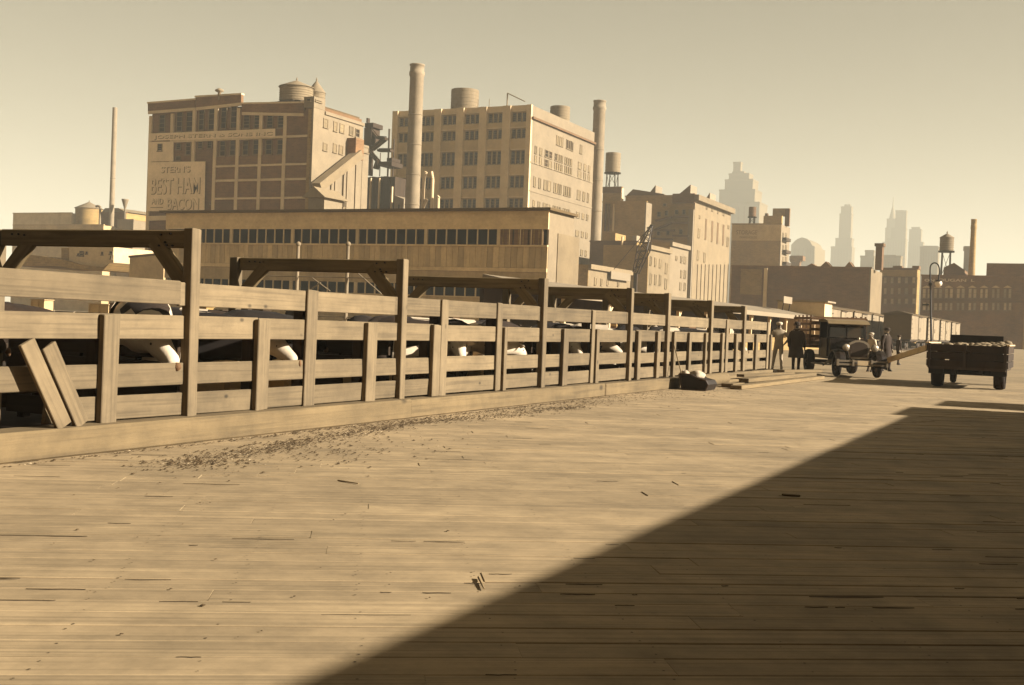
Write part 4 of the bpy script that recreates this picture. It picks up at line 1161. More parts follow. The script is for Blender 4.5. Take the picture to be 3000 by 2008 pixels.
# ================================================================== far left yard
random.seed(21)
YF = 240.0
t = block('low_roof_block', 'long low pale roof block left of the cone-topped tank', YF, k1(-160, 1112), k1(285, 1108), None, m_pilas, m_pilas)
t = block('lower_roof_strip', 'low pale wall strip below the cone-topped tank', YF-12, k1(-160, 1190), k1(530, 1200), None, m_wspan, m_wspan)
p = onY(k1(415, 1185), YF+4)
water_tank((p.x, YF+4, 0), (onY(k1(490, 1100), YF+4).x-onY(k1(342, 1100), YF+4).x)/2, onY(k1(415, 1072), YF+4).z, 'squat dark tank with domed cone roof beside the slender pipe chimney', cone=onY(k1(415, 1020), YF+4).z-onY(k1(415, 1072), YF+4).z, m=m_brick2, dunnage=False)
t = block('hip_roofed_shed', 'brown shed with sloped roof at the foot of the slender pipe chimney', YF-3, k1(505, 1100), k1(702, 1105), k1(715, 0)[0], m_brick, m_brick2)
L = t.location
a, b_, c = onY(k1(515, 1100), YF-3), onY(k1(700, 1105), YF-3), onY(k1(585, 1068), YF-3)
MB().prism([(a.x-L.x, t['zt']+.29), (b_.x-L.x, t['zt']+.29), (onY(k1(640, 1075), YF-3).x-L.x, c.z), (onY(k1(540, 1070), YF-3).x-L.x, c.z)], 0, 10, 'Y').build('hip_roof', m_tank, t)
p = onY(k1(692, 1100), YF-5); vt = thing('funnel_vent', 'white funnel-topped vent pipe on the brown shed', 'ventilator', (p.x, YF-5, 0))
zz = onY(k1(692, 1000), YF-5).z
MB().lathe([(.22, 0), (.22, zz-2.6), (.9, zz-.3), (1.0, zz), (.7, zz)], 12).build('pipe', m_white, vt)
t = block('white_shack', 'small white shack below the funnel-topped vent', YF-8, k1(635, 1162), k1(758, 1160), None, m_white, m_white)
a = onY(k1(500, 1190), YF-7); up = thing('hooked_pipe', 'pale pipe bent over at its top beside the dark tank', 'pipe', (a.x, YF-7, 0))
zz = onY(k1(505, 1050), YF-7).z
q = MB(); q.tube((0, 0, 0), (0, 0, zz-.3), .3, .3, 10); q.tube((0, 0, zz-.3), (-.8, 0, zz), .3, .3, 10); q.tube((-.8, 0, zz), (-1.5, 0, zz-.2), .3, .3, 10); q.build('pipe', m_white, up)
t = block('dark_hut', 'little dark hut low beside the packing house corner', YF-2, k1(768, 1212), k1(842, 1210), None, m_brick3, m_brick3)
# moored barge and yard walls seen under the first beam
YBG = 118.0
bg_ = thing('covered_barge', 'pale covered barge with dark curving sheer line seen below the nearest beam', 'barge', (onY(r4(500, 400), YBG).x, YBG, 0))
L = bg_.location
def poly4(pts, Y): return [(onY(r4(*p), Y).x-L.x, max(.05, onY(r4(*p), Y).z)) for p in pts]
MB().prism(poly4([(-300, 420), (60, 410), (330, 420), (640, 470), (1000, 480), (1100, 372), (1000, 432), (640, 392), (430, 330), (60, 262), (-300, 230)], YBG), 0, 12, 'Y').build('hull', m_brick2, bg_)
MB().prism(poly4([(430, 338), (640, 400), (1000, 436), (1108, 360), (1108, 120), (430, 120)], YBG), .6, 9, 'Y').build('deckhouse', m_pilas, bg_)
MB().prism(poly4([(285, 300), (440, 330), (440, 130), (285, 130)], YBG), .9, 7, 'Y').build('stern_cabin', m_brick2, bg_)
for (a_, b2_, c_, d_) in ((595, 195, 655, 215), (595, 235, 655, 258), (690, 195, 712, 225), (560, 238, 575, 252), (925, 190, 938, 240), (1052, 180, 1108, 230), (1062, 258, 1090, 300)):
    a, b_ = onY(r4(a_, d_), YBG), onY(r4(c_, b2_), YBG)
    ob('window', win_mesh(b_.x-a.x, b_.z-a.z, 'Y', m_pane, 0), bg_, (a.x-L.x, .59, a.z))
yw = thing('yard_wall', 'mottled brown plaster wall behind the first gate brace', 'wall', (onY(r4(1400, 500), 112).x, 112, 0))
a, b_ = onY(r4(1400, 290), 112), onY(r4(1925, 240), 112)
L = yw.location
MB().prism([(0, 0), (b_.x-a.x, 0), (b_.x-a.x, b_.z), (0, a.z)], 0, 1.2, 'Y').build('face', m_wspan, yw)
MB().prism([(-.1, a.z+.005), (b_.x-a.x+.1, b_.z+.005), (b_.x-a.x+.1, b_.z+.25), (-.1, a.z+.25)], -.15, 1.35, 'Y').build('coping', m_brick3, yw)
for (kf, a_, b2_, c_, d_, m, nm, lab, Y) in (
        (r4, 780, 1010, 1090, 1140, m_wspan, 'feed_bin', 'long tan feed bin with sloped side seen between the two upper rails', 46),
        (r4, 1095, 995, 1190, 1150, m_brick, 'feed_hopper', 'brown feed hopper beside the long tan bin', 45),
        (r4, 1335, 985, 1440, 1160, m_brick3, 'tool_locker', 'narrow dark locker standing by the yard path', 44),
        (r4, 1620, 1020, 1705, 1165, m_wspan, 'wooden_crate', 'tan crate with dark edge next to the narrow locker', 44),
        (r4, 1742, 1035, 1892, 1168, m_wspan, 'packing_crate', 'square brown packing crate by the nearest gate post', 43),
        (r4, -100, 940, 110, 1110, m_wspan, 'lumber_bin', 'low tan lumber bin at the open end of the yard', 47),
        (r5, 30, 992, 340, 1062, m_steel, 'iron_trough', 'long dark iron trough past the nearest gate post', 42),
        (r5, 92, 958, 165, 1050, m_brick2, 'nail_keg_box', 'small speckled box standing on the dark trough', 41.5),
        (r5, 525, 985, 612, 1075, m_steel, 'iron_bin', 'dark iron bin with a stub pipe beyond the thick uprights', 43),
        (r5, 662, 988, 775, 1072, m_steel, 'iron_hopper', 'dark tapering hopper near the thick uprights', 43),
        (r5, 1010, 1000, 1210, 1095, m_soot, 'slatted_bin', 'dark slatted bin behind the tallest pale upright', 42),
        (r6, 315, 625, 490, 700, m_brick3, 'squat_drum_box', 'squat dark box seen past the second gate frame', 44),
        (r6, 595, 628, 640, 705, m_brick3, 'dark_locker', 'slim dark locker between third and second gate frames', 45)):
    a, b_ = onY(kf(a_, d_), Y), onY(kf(c_, b2_), Y)
    bx_ = thing(nm, lab, 'yard box', (a.x, Y, 0))
    w_, h_ = b_.x-a.x, b_.z
    MB().prism([(0, 0), (w_, 0), (w_, h_-.05), (w_*.93, h_), (0, h_)], 0, max(.5, w_*.6), 'Y').build('body', m, bx_)
    MB().box(-.03, -.05, h_+.004, w_+.03, max(.5, w_*.6)+.05, h_+.05).build('lid', m, bx_)
    for k in (0.0, .5, .94):
        MB().box(w_*k, -.035, 0, w_*k+w_*.06, -.004, h_-.06).build('batten', m, bx_)

# ================================================================== freight platform with a pale canopy
XP = -20.0
y0, y1 = 47.5, 107.0
cp = thing('platform_canopy', 'long low freight platform canopy with pale sloping roof behind the pens', 'canopy', (XP, y0, 0))
L = cp.location
MB().prism([(0, 2.62), (0, 2.78), (-4.2, 3.50), (-4.2, 3.32)], 0, y1-y0, 'Y').build('roof', m_palroof, cp)
MB().box(.02, 0, 2.5, .10, y1-y0, 2.80).build('fascia', m_palroof, cp)
MB().box(-4.3, 0, 0, -4.1, y1-y0, 3.2).build('back_wall', m_soot, cp)
MB().box(-4.05, 0, 0, -.4, y1-y0, .95).build('platform', m_brick2, cp)
k = 0.5
while k < y1-y0:
    MB().box(-.5, k, .955, -.32, k+.18, 2.60).build('post', m_pilas, cp)
    MB().beam((-.41, k+.2, 2.0), (-.41, k+.9, 2.6), .1, .1).build('brace', m_pilas, cp)
    k += 5.6
MB().box(-4.3, y1-y0+.01, 0, -.1, y1-y0+3.6, 4.2).build('end_office', m_pilas, cp)
MB().box(-4.5, y1-y0-.2, 4.205, .2, y1-y0+3.8, 4.35).build('office_roof', m_palroof, cp)
p0, p1 = onX(r2(835, 1285), XP-2), onX(r2(935, 1222), XP-2)
wb = thing('roof_board', 'small bright white board propped on the canopy roof', 'sign', (XP-2, p0.y, 3.25))
MB().box(0, 0, p0.z-3.25, .08, p1.y-p0.y, p1.z-3.25).build('panel', m_palroof, wb)
MB().beam((-.1, .4, 0), (0, .4, p0.z-3.2), .08, .08).build('strut', m_steel, wb); MB().beam((-.1, p1.y-p0.y-.4, 0), (0, p1.y-p0.y-.4, p0.z-3.2), .08, .08).build('strut', m_steel, wb)
# piles of goods on the platform
for k, (yy, s_, lab) in enumerate(((56.0, .9, 'larger dark freight crate under the canopy, banded with a pale strap'), (63.5, .7, 'pale freight sack slumped between the two crates under the canopy'),
                                   (70.0, .6, 'smaller dark freight crate under the canopy'), (79.0, .95, 'plump pale freight sack under the far half of the canopy'))):
    cr = thing('freight_sack' if k % 2 else 'freight_crate', lab, 'sack' if k % 2 else 'crate', (XP-1.3, yy, .955), .3+k*.4, 'freight under the canopy')
    if k % 2:
        q = MB(); q.lathe([(.12, 0), (s_*.42, .06), (s_*.46, s_*.35), (s_*.3, s_*.62), (.09, s_*.75), (.13, s_*.86)], 10); q.build('bag', m_sack, cr)
    else:
        MB().box(-s_/2, -s_/2, 0, s_/2, s_/2, s_).build('box', m_brick3, cr); MB().box(-s_/2-.02, -s_/2-.02, s_*.45, s_/2+.02, s_/2+.02, s_*.55).build('strap', m_brick2, cr)

# ================================================================== freight cars
def boxcar(X, y0, length, label, m=None, me=None):
    t = thing('boxcar', label, 'freight car', (X-1.45, y0, 0), 0, 'freight cars on the yard tracks')
    m = m or m_car
    W = 1.45
    MB().box(-W+.03, 0, 1.15, W-.03, length, 3.75).build('body', me or m_card, t)
    MB().prism([(-W-.12, 3.755), (W+.12, 3.755), (W+.1, 3.85), (0, 4.2), (-W-.1, 3.85)], -.15, length+.15, 'Y').build('roof', m_roofing, t)
    nb = int(length/.55)
    w = length/nb
    for k in range(nb):
        if abs((k+.5)*w-length/2) > .95:
            MB().box(W-.028, k*w+.012, 1.15, W+.02, (k+1)*w-.012, 3.74).build('side_board', m, t)
    d = MB().box(W+.0, length/2-.9, 1.2, W+.09, length/2+.9, 3.6).build('door', m, t)
    MB().box(W+.095, length/2-.95, 3.62, W+.16, length/2+2.2, 3.70).build('door_track', m_steel, t)
    MB().box(W+.095, length/2-.06, 2.0, W+.14, length/2+.06, 2.5).build('latch', m_steel, d)
    for k in range(5):
        MB().box(W+.025, .25, 1.3+k*.5, W+.07, .75, 1.36+k*.5).build('ladder_rung', m_steel, t)
    MB().box(-W+.1, .1, .95, W-.1, length-.1, 1.145).build('sill', m_steel, t)
    for yy in (1.6, length-1.6):
        tr = MB().box(-.9, yy-.9, .35, .9, yy+.9, .7).build('bogie', m_steel, t)
        for dy in (-.75, .75):
            for sx_ in (-.78, .78):
                MB().lathe([(.1, -.07), (.42, -.07), (.45, -.05), (.42, .07), (.1, .07)], 16, (sx_, yy+dy, .45), axis='X').build('wheel', m_steel, tr)
    MB().box(-.15, -.7, .8, .15, 0, 1.0).build('coupler', m_steel, t)
    return t
boxcar(-15.6, 132, 14, 'boxcar with dark shaded end standing beside the gas of the yard'.replace('the gas of the yard', 'the pale car string'))
boxcar(-15.6, 148.4, 12.6, 'pale boxcar coupled right behind the dark-ended car')
boxcar(-15.6, 163.2, 13.5, 'pale striped boxcar third on the track of the dark-ended car')
boxcar(-15.6, 179, 13, 'pale boxcar last on the track of the dark-ended car')
boxcar(-20.3, 111.5, 11.5, 'pale boxcar just past the end of the freight canopy')
boxcar(-20.3, 124.2, 11.2, 'pale boxcar second past the freight canopy, behind the truck cab')
boxcar(-20.3, 136.6, 11.2, 'pale boxcar third past the freight canopy, half hidden by the dark-ended car')
for (xt, lab, ya) in ((-17.05, 'railway track under the dark-ended boxcar string', 128), (-21.75, 'railway track under the pale cars past the canopy', 108)):
    tk = thing('railway_track', lab, 'track', (xt, ya, -.03))
    for sx_ in (-.75, .75):
        MB().box(sx_-.04, 0, .03, sx_+.04, 70, .17).build('rail', m_steel, tk)
    if 'tie' not in _pc: _pc['tie'] = MB().box(-1.3, -.11, -.05, 1.3, .11, .028).mesh('tie', m_brick3)
    for k in range(58):
        ob('tie', _pc['tie'], tk, (0, k*1.2+.3, 0))

# ================================================================== street lamp
YLP = 90.0
p = onY(r1(512, 1400), YLP)
lp = thing('street_lamp', 'slender black crook-necked street lamp with a white globe', 'street lamp', (p.x, YLP, 0))
L = lp.location
LP = lambda u, vv: onY(r1(u, vv), YLP)-L
s0 = Vector((.05, 0, 0)); s1 = LP(490, 760)
q = MB(); q.lathe([(.30, 0), (.30, .15), (.22, .25), (.20, .9), (.12, 1.05)], 12, (0, 0, 0)); q.build('base', m_iron, lp)
MB().tube((0, 0, 1.0), s1, .085, .055, 10).build('shaft', m_iron, lp)
MB().lathe([(.09, -.1), (.15, 0), (.09, .12)], 10, LP(492, 915)).build('collar', m_iron, lp)
pts = [(490, 760), (492, 715), (503, 688), (522, 672), (545, 668), (568, 676), (586, 697), (596, 730), (597, 775), (590, 830), (586, 872)]
for a, b_ in zip(pts, pts[1:]):
    MB().tube(LP(*a), LP(*b_), .05, .05, 8).build('crook', m_iron, lp)
P_ = LP(586, 880)
MB().lathe([(.06, .12), (.22, .05), (.25, -.02), (.20, -.04)], 12, P_).build('shade', m_iron, lp)
MB().lathe([(.23, -.03), (.27, -.14), (.24, -.28), (.12, -.38), (.02, -.41)], 14, P_).build('globe', m_lglass, lp)
MB().beam(LP(400, 1150), LP(478, 1150), .06, .12).build('bracket', m_iron, lp)

# ================================================================== living bodies: skinned skeletons
def skinned(name, joints, edges, root, sub=2, mats=(), pick=None, scale=1.0):
    bm = bmesh.new()
    lay = bm.verts.layers.skin.verify()
    V = {}
    for k, (co, r_) in joints.items():
        v = bm.verts.new(Vector(co)*scale)
        rr = (r_, r_) if not isinstance(r_, tuple) else r_
        v[lay].radius = (rr[0]*scale, rr[1]*scale)
        v[lay].use_root = (k == root)
        V[k] = v
    for a, b_ in edges: bm.edges.new((V[a], V[b_]))
    me = bpy.data.meshes.new(name)
    bm.to_mesh(me); bm.free()
    o = bpy.data.objects.new(name, me)
    COL.objects.link(o)
    sk = o.modifiers.new('skin', 'SKIN'); sk.use_smooth_shade = True
    ss = o.modifiers.new('sub', 'SUBSURF'); ss.levels = sub; ss.render_levels = sub
    dg = bpy.context.evaluated_depsgraph_get(); dg.update()
    me2 = bpy.data.meshes.new_from_object(o.evaluated_get(dg))
    bpy.data.objects.remove(o)
    me2.materials.clear()
    for m in mats: me2.materials.append(m)
    for p in me2.polygons:
        p.use_smooth = True
        if pick: p.material_index = pick(p.center)
    return me2
def hand_joints(J, Ed, side, wrist, elbow):
    w, e = Vector(wrist), Vector(elbow)
    d = (w-e).normalized()
    lat = Vector((0, 1, 0))-d*d.y
    lat = lat.normalized() if lat.length > .1 else Vector((1, 0, 0))
    J['palm'+side] = (w+d*.06, (.030, .018)); Ed.append(('wrist'+side, 'palm'+side))
    for k in range(4):
        b = w+d*.10+lat*(.027-.018*k)
        J['f%d' % k+side] = (b, .010); J['g%d' % k+side] = (b+d*(.05-.008*abs(k-1))+Vector((0, 0, 0)), .008)
        Ed += [('palm'+side, 'f%d' % k+side), ('f%d' % k+side, 'g%d' % k+side)]
    b = w+d*.04+lat*.035
    J['th'+side] = (b+d*.03+lat*.015, .009); Ed.append(('palm'+side, 'th'+side))
def person(label, loc, rz, h, pose, top, leg, coat=None, coat_len=.45, hat=None, hatm=None, lean=0.0):
    """stands at loc, faces local +Y"""
    t = thing('person', label, 'person', loc, rz)
    P = dict(eL=(-.27, .0, 1.14), eR=(.27, .0, 1.14), wL=(-.28, .06, .88), wR=(.28, .06, .88), kL=(-.10, .03, .50), kR=(.10, .03, .50), aL=(-.10, -.02, .09), aR=(.10, -.02, .09))
    P.update(pose)
    J = dict(pel=((0, 0, .95), (.155, .115)), sp=((0, -.005, 1.14), (.145, .105)), ch=((0, 0, 1.33), (.175, .115)), nk=((0, .0, 1.50), .055), hd=((0, .015, 1.60), (.072, .088)), tp=((0, .01, 1.70), (.066, .08)), ns=((0, .108, 1.605), .012),
             sL=((-.19, 0, 1.42), .072), sR=((.19, 0, 1.42), .072), elL=(P['eL'], .052), elR=(P['eR'], .052), wristL=(P['wL'], .034), wristR=(P['wR'], .034),
             hL=((-.095, 0, .88), .095), hR=((.095, 0, .88), .095), knL=(P['kL'], .066), knR=(P['kR'], .066), anL=(P['aL'], .046), anR=(P['aR'], .046),
             toL=((P['aL'][0], P['aL'][1]+.15, P['aL'][2]-.05), (.042, .030)), toR=((P['aR'][0], P['aR'][1]+.15, P['aR'][2]-.05), (.042, .030)),
             heL=((P['aL'][0], P['aL'][1]-.04, P['aL'][2]-.05), .036), heR=((P['aR'][0], P['aR'][1]-.04, P['aR'][2]-.05), .036))
    Ed = [('pel', 'sp'), ('sp', 'ch'), ('ch', 'nk'), ('nk', 'hd'), ('hd', 'tp'), ('hd', 'ns'), ('ch', 'sL'), ('ch', 'sR'), ('sL', 'elL'), ('sR', 'elR'), ('elL', 'wristL'), ('elR', 'wristR'),
          ('pel', 'hL'), ('pel', 'hR'), ('hL', 'knL'), ('hR', 'knR'), ('knL', 'anL'), ('knR', 'anR'), ('anL', 'toL'), ('anR', 'toR'), ('anL', 'heL'), ('anR', 'heR')]
    hand_joints(J, Ed, 'L', P['wL'], P['eL']); hand_joints(J, Ed, 'R', P['wR'], P['eR'])
    s = h/1.78
    wl, wr = Vector(P['wL']), Vector(P['wR'])
    def pick(c):
        c = c/s
        if c.z < .095: return 3
        if (c-wl).length < .16 and (c-wl).dot(wl-Vector(P['eL'])) > 0: return 0
        if (c-wr).length < .16 and (c-wr).dot(wr-Vector(P['eR'])) > 0: return 0
        if c.z > 1.70 or (c.z > 1.56 and c.y < -.03): return 4
        if c.z > 1.475 and abs(c.x) < .12: return 0
        if c.z > .93 or abs(c.x) > .235: return 1
        return 2
    me = skinned('body', J, Ed, 'pel', 2, (m_skin, top, leg, m_shoe, m_hair), pick, s)
    ob('body', me, t, (0, 0, 0), (R(lean), 0, 0))
    for sx_ in (-1, 1):                           # ears and eyes
        MB().lathe([(.012, -.006), (.03, 0), (.012, .008)], 8, (0, 0, 0), axis='X').build('ear', m_skin, t, (sx_*.078*s, .0, 1.605*s))
        MB().lathe([(.004, -.004), (.012, 0), (.004, .004)], 8, (0, 0, 0), axis='Y').build('eye', m_hair, t, (sx_*.033*s, .098*s, 1.63*s))
    MB().box(-.025*s, .090*s, 1.555*s, .025*s, .098*s, 1.565*s).build('mouth', m_brick3, t)
    if coat:
        q = MB(); n = 24
        prof = [(1.48, .075, .07), (1.44, .185, .10), (1.38, .222, .14), (1.2, .205, .15), (1.02, .205, .155), (.85, .235, .185), (coat_len+.12, .265, .215), (coat_len, .275, .225)]
        vs = []
        for z, rx, ry in prof:
            for i in range(n):
                a = 2*PI*i/n
                wv = 1+(.05*math.sin(a*5+z*3) if z < 1.0 else 0)
                vs.append((rx*math.cos(a)*wv*s, ry*math.sin(a)*wv*s, z*s))
        fs = [(k*n+i, k*n+(i+1) % n, (k+1)*n+(i+1) % n, (k+1)*n+i) for k in range(len(prof)-1) for i in range(n)]
        q.add(vs, fs, 0, True)
        q.add([vs[0+i] for i in range(n)], [tuple(range(n))], 0)
        c = q.build('overcoat', coat, t, (0, 0, 0), (R(lean), 0, 0))
        for sd in ('L', 'R'):
            sx_ = -1 if sd == 'L' else 1
            MB().tube(Vector((sx_*.185, 0, 1.40))*s, Vector(P['e'+sd])*s, .085*s, .07*s, 12).tube(Vector(P['e'+sd])*s, (Vector(P['e'+sd])+(Vector(P['w'+sd])-Vector(P['e'+sd]))*.9)*s, .07*s, .058*s, 12).build('sleeve', coat, c)
        MB().lathe([(.07, 1.46), (.095, 1.50), (.10, 1.54), (.075, 1.545)], 14, (0, -.005, 0)).build('collar', coat, c).scale = (s, s, s)
    if hat:
        q = MB()
        if hat == 'brim':
            q.lathe([(.15, 1.665), (.155, 1.672), (.10, 1.685), (.098, 1.72), (.092, 1.78), (.06, 1.80), (.01, 1.79)], 18)
        else:
            q.lathe([(.09, 1.66), (.115, 1.70), (.118, 1.735), (.08, 1.765), (.01, 1.775)], 18)
            q.add([(-.07, .08, 1.675), (.07, .08, 1.675), (.05, .165, 1.655), (-.05, .165, 1.655), (-.07, .08, 1.69), (.07, .08, 1.69), (.05, .165, 1.665), (-.05, .165, 1.665)],
                  [(0, 3, 2, 1), (4, 5, 6, 7), (0, 1, 5, 4), (1, 2, 6, 5), (2, 3, 7, 6), (3, 0, 4, 7)])
        o = q.build('hat', hatm, t); o.scale = (s, s, s); o.location = (0, .012*s, 0)
    return t
def standing(px, py):
    p = onG(px, py); return (p.x, p.y, 0)
gp = onG(2278, 1088.5)
person('man in pale overalls and white cap striding off beside the fence end', (gp.x, gp.y, 0), R(18), 1.74,
       dict(eL=(-.31, -.02, 1.15), wL=(-.33, .02, .86), eR=(.34, -.10, 1.18), wR=(.22, .04, 1.0), kL=(-.13, .14, .50), aL=(-.17, .22, .10), kR=(.10, -.03, .49), aR=(.12, -.16, .11)), m_suit, m_suit, hat='cap', hatm=m_shirt)
gp = onG(2330, 1091.7)
person('man in long dark overcoat and dark hat with his back turned', (gp.x, gp.y, 0), R(-8), 1.74, dict(kL=(-.10, .02, .5), aL=(-.11, .05, .09), aR=(.12, -.06, .09)), m_coat2, m_coat, coat=m_coat2, coat_len=.52, hat='brim', hatm=m_coat)
gp = onG(2593, 1090)
person('man in dark open overcoat walking in front of the boy', (gp.x, gp.y, 0), R(-118), 1.72, dict(kL=(-.10, .13, .50), aL=(-.09, .10, .09), kR=(.10, -.02, .5), aR=(.10, -.14, .10), wL=(-.25, .10, .9), wR=(.27, .02, .88)), m_coat, m_coat, coat=m_coat, coat_len=.42, hat='cap', hatm=m_coat)
gp = onG(2630, 1071)
person('boy in short dark jacket and cap behind the man in the open overcoat', (gp.x, gp.y, 0), R(-60), 1.47, dict(aL=(-.12, .08, .09), aR=(.11, -.06, .09)), m_coat, m_coat, hat='cap', hatm=m_coat2)
person('worker in white shirt half hidden behind the stake truck', (onY((2551, 1040), 45.5).x, 45.5, 0), R(150), 1.50, dict(wL=(-.2, .25, 1.0), wR=(.2, .22, .98)), m_shirt, m_coat2, hat='cap', hatm=m_shirt)

# ------------------------------------------------------------------ cattle
def cow_mesh(name, drop, turn, white):
    hx = 1.34+.05*abs(turn)
    J = dict(rump=((-.82, 0, 1.08), (.25, .24)), loin=((-.45, 0, 1.06), (.30, .31)), mid=((0, 0, 1.02), (.34, .36)), shd=((.48, 0, 1.04), (.29, .33)), nk=((.84, turn*.10, 1.08-drop*.4), (.21, .27)),
             poll=((1.10, turn*.24, 1.12-drop), (.135, .15)), eye=((1.20, turn*.30, 1.05-drop), (.118, .132)), muz=((1.33, turn*.42, .94-drop), (.080, .088)), nose=((1.41, turn*.48, .90-drop), (.078, .062)))
    Ed = [('rump', 'loin'), ('loin', 'mid'), ('mid', 'shd'), ('shd', 'nk'), ('nk', 'poll'), ('poll', 'eye'), ('eye', 'muz'), ('muz', 'nose')]
    for sd, sy in (('L', .17), ('R', -.17)):
        J['fs'+sd] = ((.46, sy, .80), (.12, .13)); J['fk'+sd] = ((.48, sy, .42), .060); J['ff'+sd] = ((.46, sy, .10), .045); J['fh'+sd] = ((.50, sy, .03), .055)
        J['hs'+sd] = ((-.74, sy, .82), (.14, .15)); J['hk'+sd] = ((-.62, sy, .60), (.09, .10)); J['hc'+sd] = ((-.82, sy, .40), .052); J['hf'+sd] = ((-.77, sy, .10), .042); J['hh'+sd] = ((-.73, sy, .03), .052)
        Ed += [('shd', 'fs'+sd), ('fs'+sd, 'fk'+sd), ('fk'+sd, 'ff'+sd), ('ff'+sd, 'fh'+sd), ('rump', 'hs'+sd), ('hs'+sd, 'hk'+sd), ('hk'+sd, 'hc'+sd), ('hc'+sd, 'hf'+sd), ('hf'+sd, 'hh'+sd)]
    J['t1'] = ((-1.06, 0, 1.10), .035); J['t2'] = ((-1.12, 0, .75), .022); J['t3'] = ((-1.11, 0, .42), .035)
    Ed += [('rump', 't1'), ('t1', 't2'), ('t2', 't3')]
    def pick(c):
        if white and (c.x > (.88 if white == 2 else .98)): return 1
        if white and noise.noise(Vector((c.x*1.9+white*7.3+drop*90, c.y*1.9, c.z*1.9))) > .06 and c.z > .35: return 1
        if c.z < .05: return 2
        return 0
    return skinned(name, J, Ed, 'mid', 2, (m_hide, m_hidew, m_iron), pick), J
cows = [cow_mesh('steer', .20, .8, 2), cow_mesh('steer', .12, -.8, 1), cow_mesh('steer', .15, .3, 1), cow_mesh('steer', .02, .3, False)]
def cow(kind, x, y, rz, label, s=1.0, cat='steer', group='cattle in the pens'):
    me, J = cows[kind]
    t = thing('steer', label, cat, (x, y, .014), rz, group)
    ob('body', me, t, scale=(s, s, s))
    P = Vector(J['poll'][0]); E_ = Vector(J['eye'][0])
    ax = (E_-P).normalized(); side = ax.cross(Vector((0, 0, 1))).normalized(); up = side.cross(ax)
    for sg in (-1, 1):
        e = MB(); b0 = P+side*sg*.09+up*.03
        e.add([tuple(b0*s), tuple((b0+side*sg*.10+up*.05)*s), tuple((b0+side*sg*.19-up*.01)*s), tuple((b0+side*sg*.09-up*.05)*s), tuple((b0+side*sg*.10-ax*.03)*s)], [(0, 1, 4), (1, 2, 4), (2, 3, 4), (3, 0, 4), (0, 3, 2, 1)])
        e.build('ear', m_hidew if kind < 3 else m_hide, t)
        h0 = P+side*sg*.06+up*.09
        MB().tube(h0*s, (h0+side*sg*.12+up*.03)*s, .022*s, .016*s, 8).tube((h0+side*sg*.12+up*.03)*s, (h0+side*sg*.17+up*.12)*s, .016*s, .004*s, 8).build('horn', m_horn, t)
        MB().lathe([(.004, -.01), (.016, 0), (.004, .01)], 8, tuple((E_+side*sg*.098+up*.03)*s), axis='X').build('eye', m_iron, t)
    N_ = Vector(J['nose'][0])
    MB().lathe([(.01, -.02), (.045, 0), (.045, .02), (.01, .03)], 10, tuple((N_+ax*.04)*s), axis='X').build('muzzle', m_brick3, t)
def head_at(px, py, X=-8.78):
    return onX((px, py), X)
for (px_, kind, rz, lab) in ((470, 0, -50, 'big white-headed steer with its head at the rails by the nearest gate post'), (818, 1, 35, 'white-faced steer behind the rails between the thick upright and tall pale upright'),
                             (1345, 2, -62, 'white-faced pied steer crowding its neighbour just past the second gate frame'), (1418, 1, 48, 'second pied steer crowding past the second gate frame'),
                             (1520, 0, 40, 'white-fronted steer looking out beside the third gate frame'), (1688, 2, -55, 'pied white-faced steer alone between third and fourth gate frames'),
                             (1788, 1, 60, 'pied white-faced steer close before the fourth gate frame'), (1893, 0, 20, 'white-fronted steer between the two close-set gate frames'),
                             (2098, 2, 40, 'pied steer behind the rails past the tipped black tub'), (2163, 1, 30, 'pied steer near the far end of the pens')):
    P = head_at(px_, 1035)
    J = cows[kind][1]; E_ = Vector(J['eye'][0])
    c_, s_ = math.cos(R(rz)), math.sin(R(rz))
    sc_ = 1.12 if px_ == 470 else 1.0
    P = onX((px_, 1032), -8.60)
    cow(kind, -8.60-(E_.x*c_-E_.y*s_)*sc_, P.y-(E_.x*s_+E_.y*c_)*sc_, R(rz), lab, sc_)
for k, (x, y, rz) in enumerate(((-9.9, 7.0, 70), (-10.3, 11.7, 100), (-9.6, 12.4, 80), (-10.0, 16.4, 95), (-13.2, 15.5, 60), (-13.0, 20.3, 110), (-12.6, 24.0, 80), (-13.6, 27.0, 100), (-10.2, 20.8, 90), (-10.1, 30.6, 85), (-13.4, 11.4, 75), (-9.7, 26.9, 92))):
    cow(3, x, y, R(rz), 'dark steer standing in the shade of the pens without a white face', 1.0, 'steer', 'dark cattle deep in the pens')
# hay bales and a block of salt in the pens
for k, (x, y, s_, lab) in enumerate(((-8.95, 7.3, .9, 'rough hay bale standing behind the rails at the open chute'), (-9.0, 11.05, .7, 'hay bale just left of the tall pale upright, behind the rails'), (-9.05, 12.35, .8, 'tilted hay bale by the thick upright before the second gate frame'), (-9.0, 14.2, .9, 'hay bale behind the rails past the second gate frame'), (-9.0, 17.6, .8, 'low hay bale before the third gate frame'))):
    hb_ = plank_at('hay_bale', (x, y-.35*s_, .3), (x, y+.35*s_, .3+.06*(k % 3)), .5, .62 + .12*s_, m_siding, bev=.04, rough=.02)
    hb_.location.z = .40; tag(hb_, lab, 'hay bale', 'hay bales in the pens')

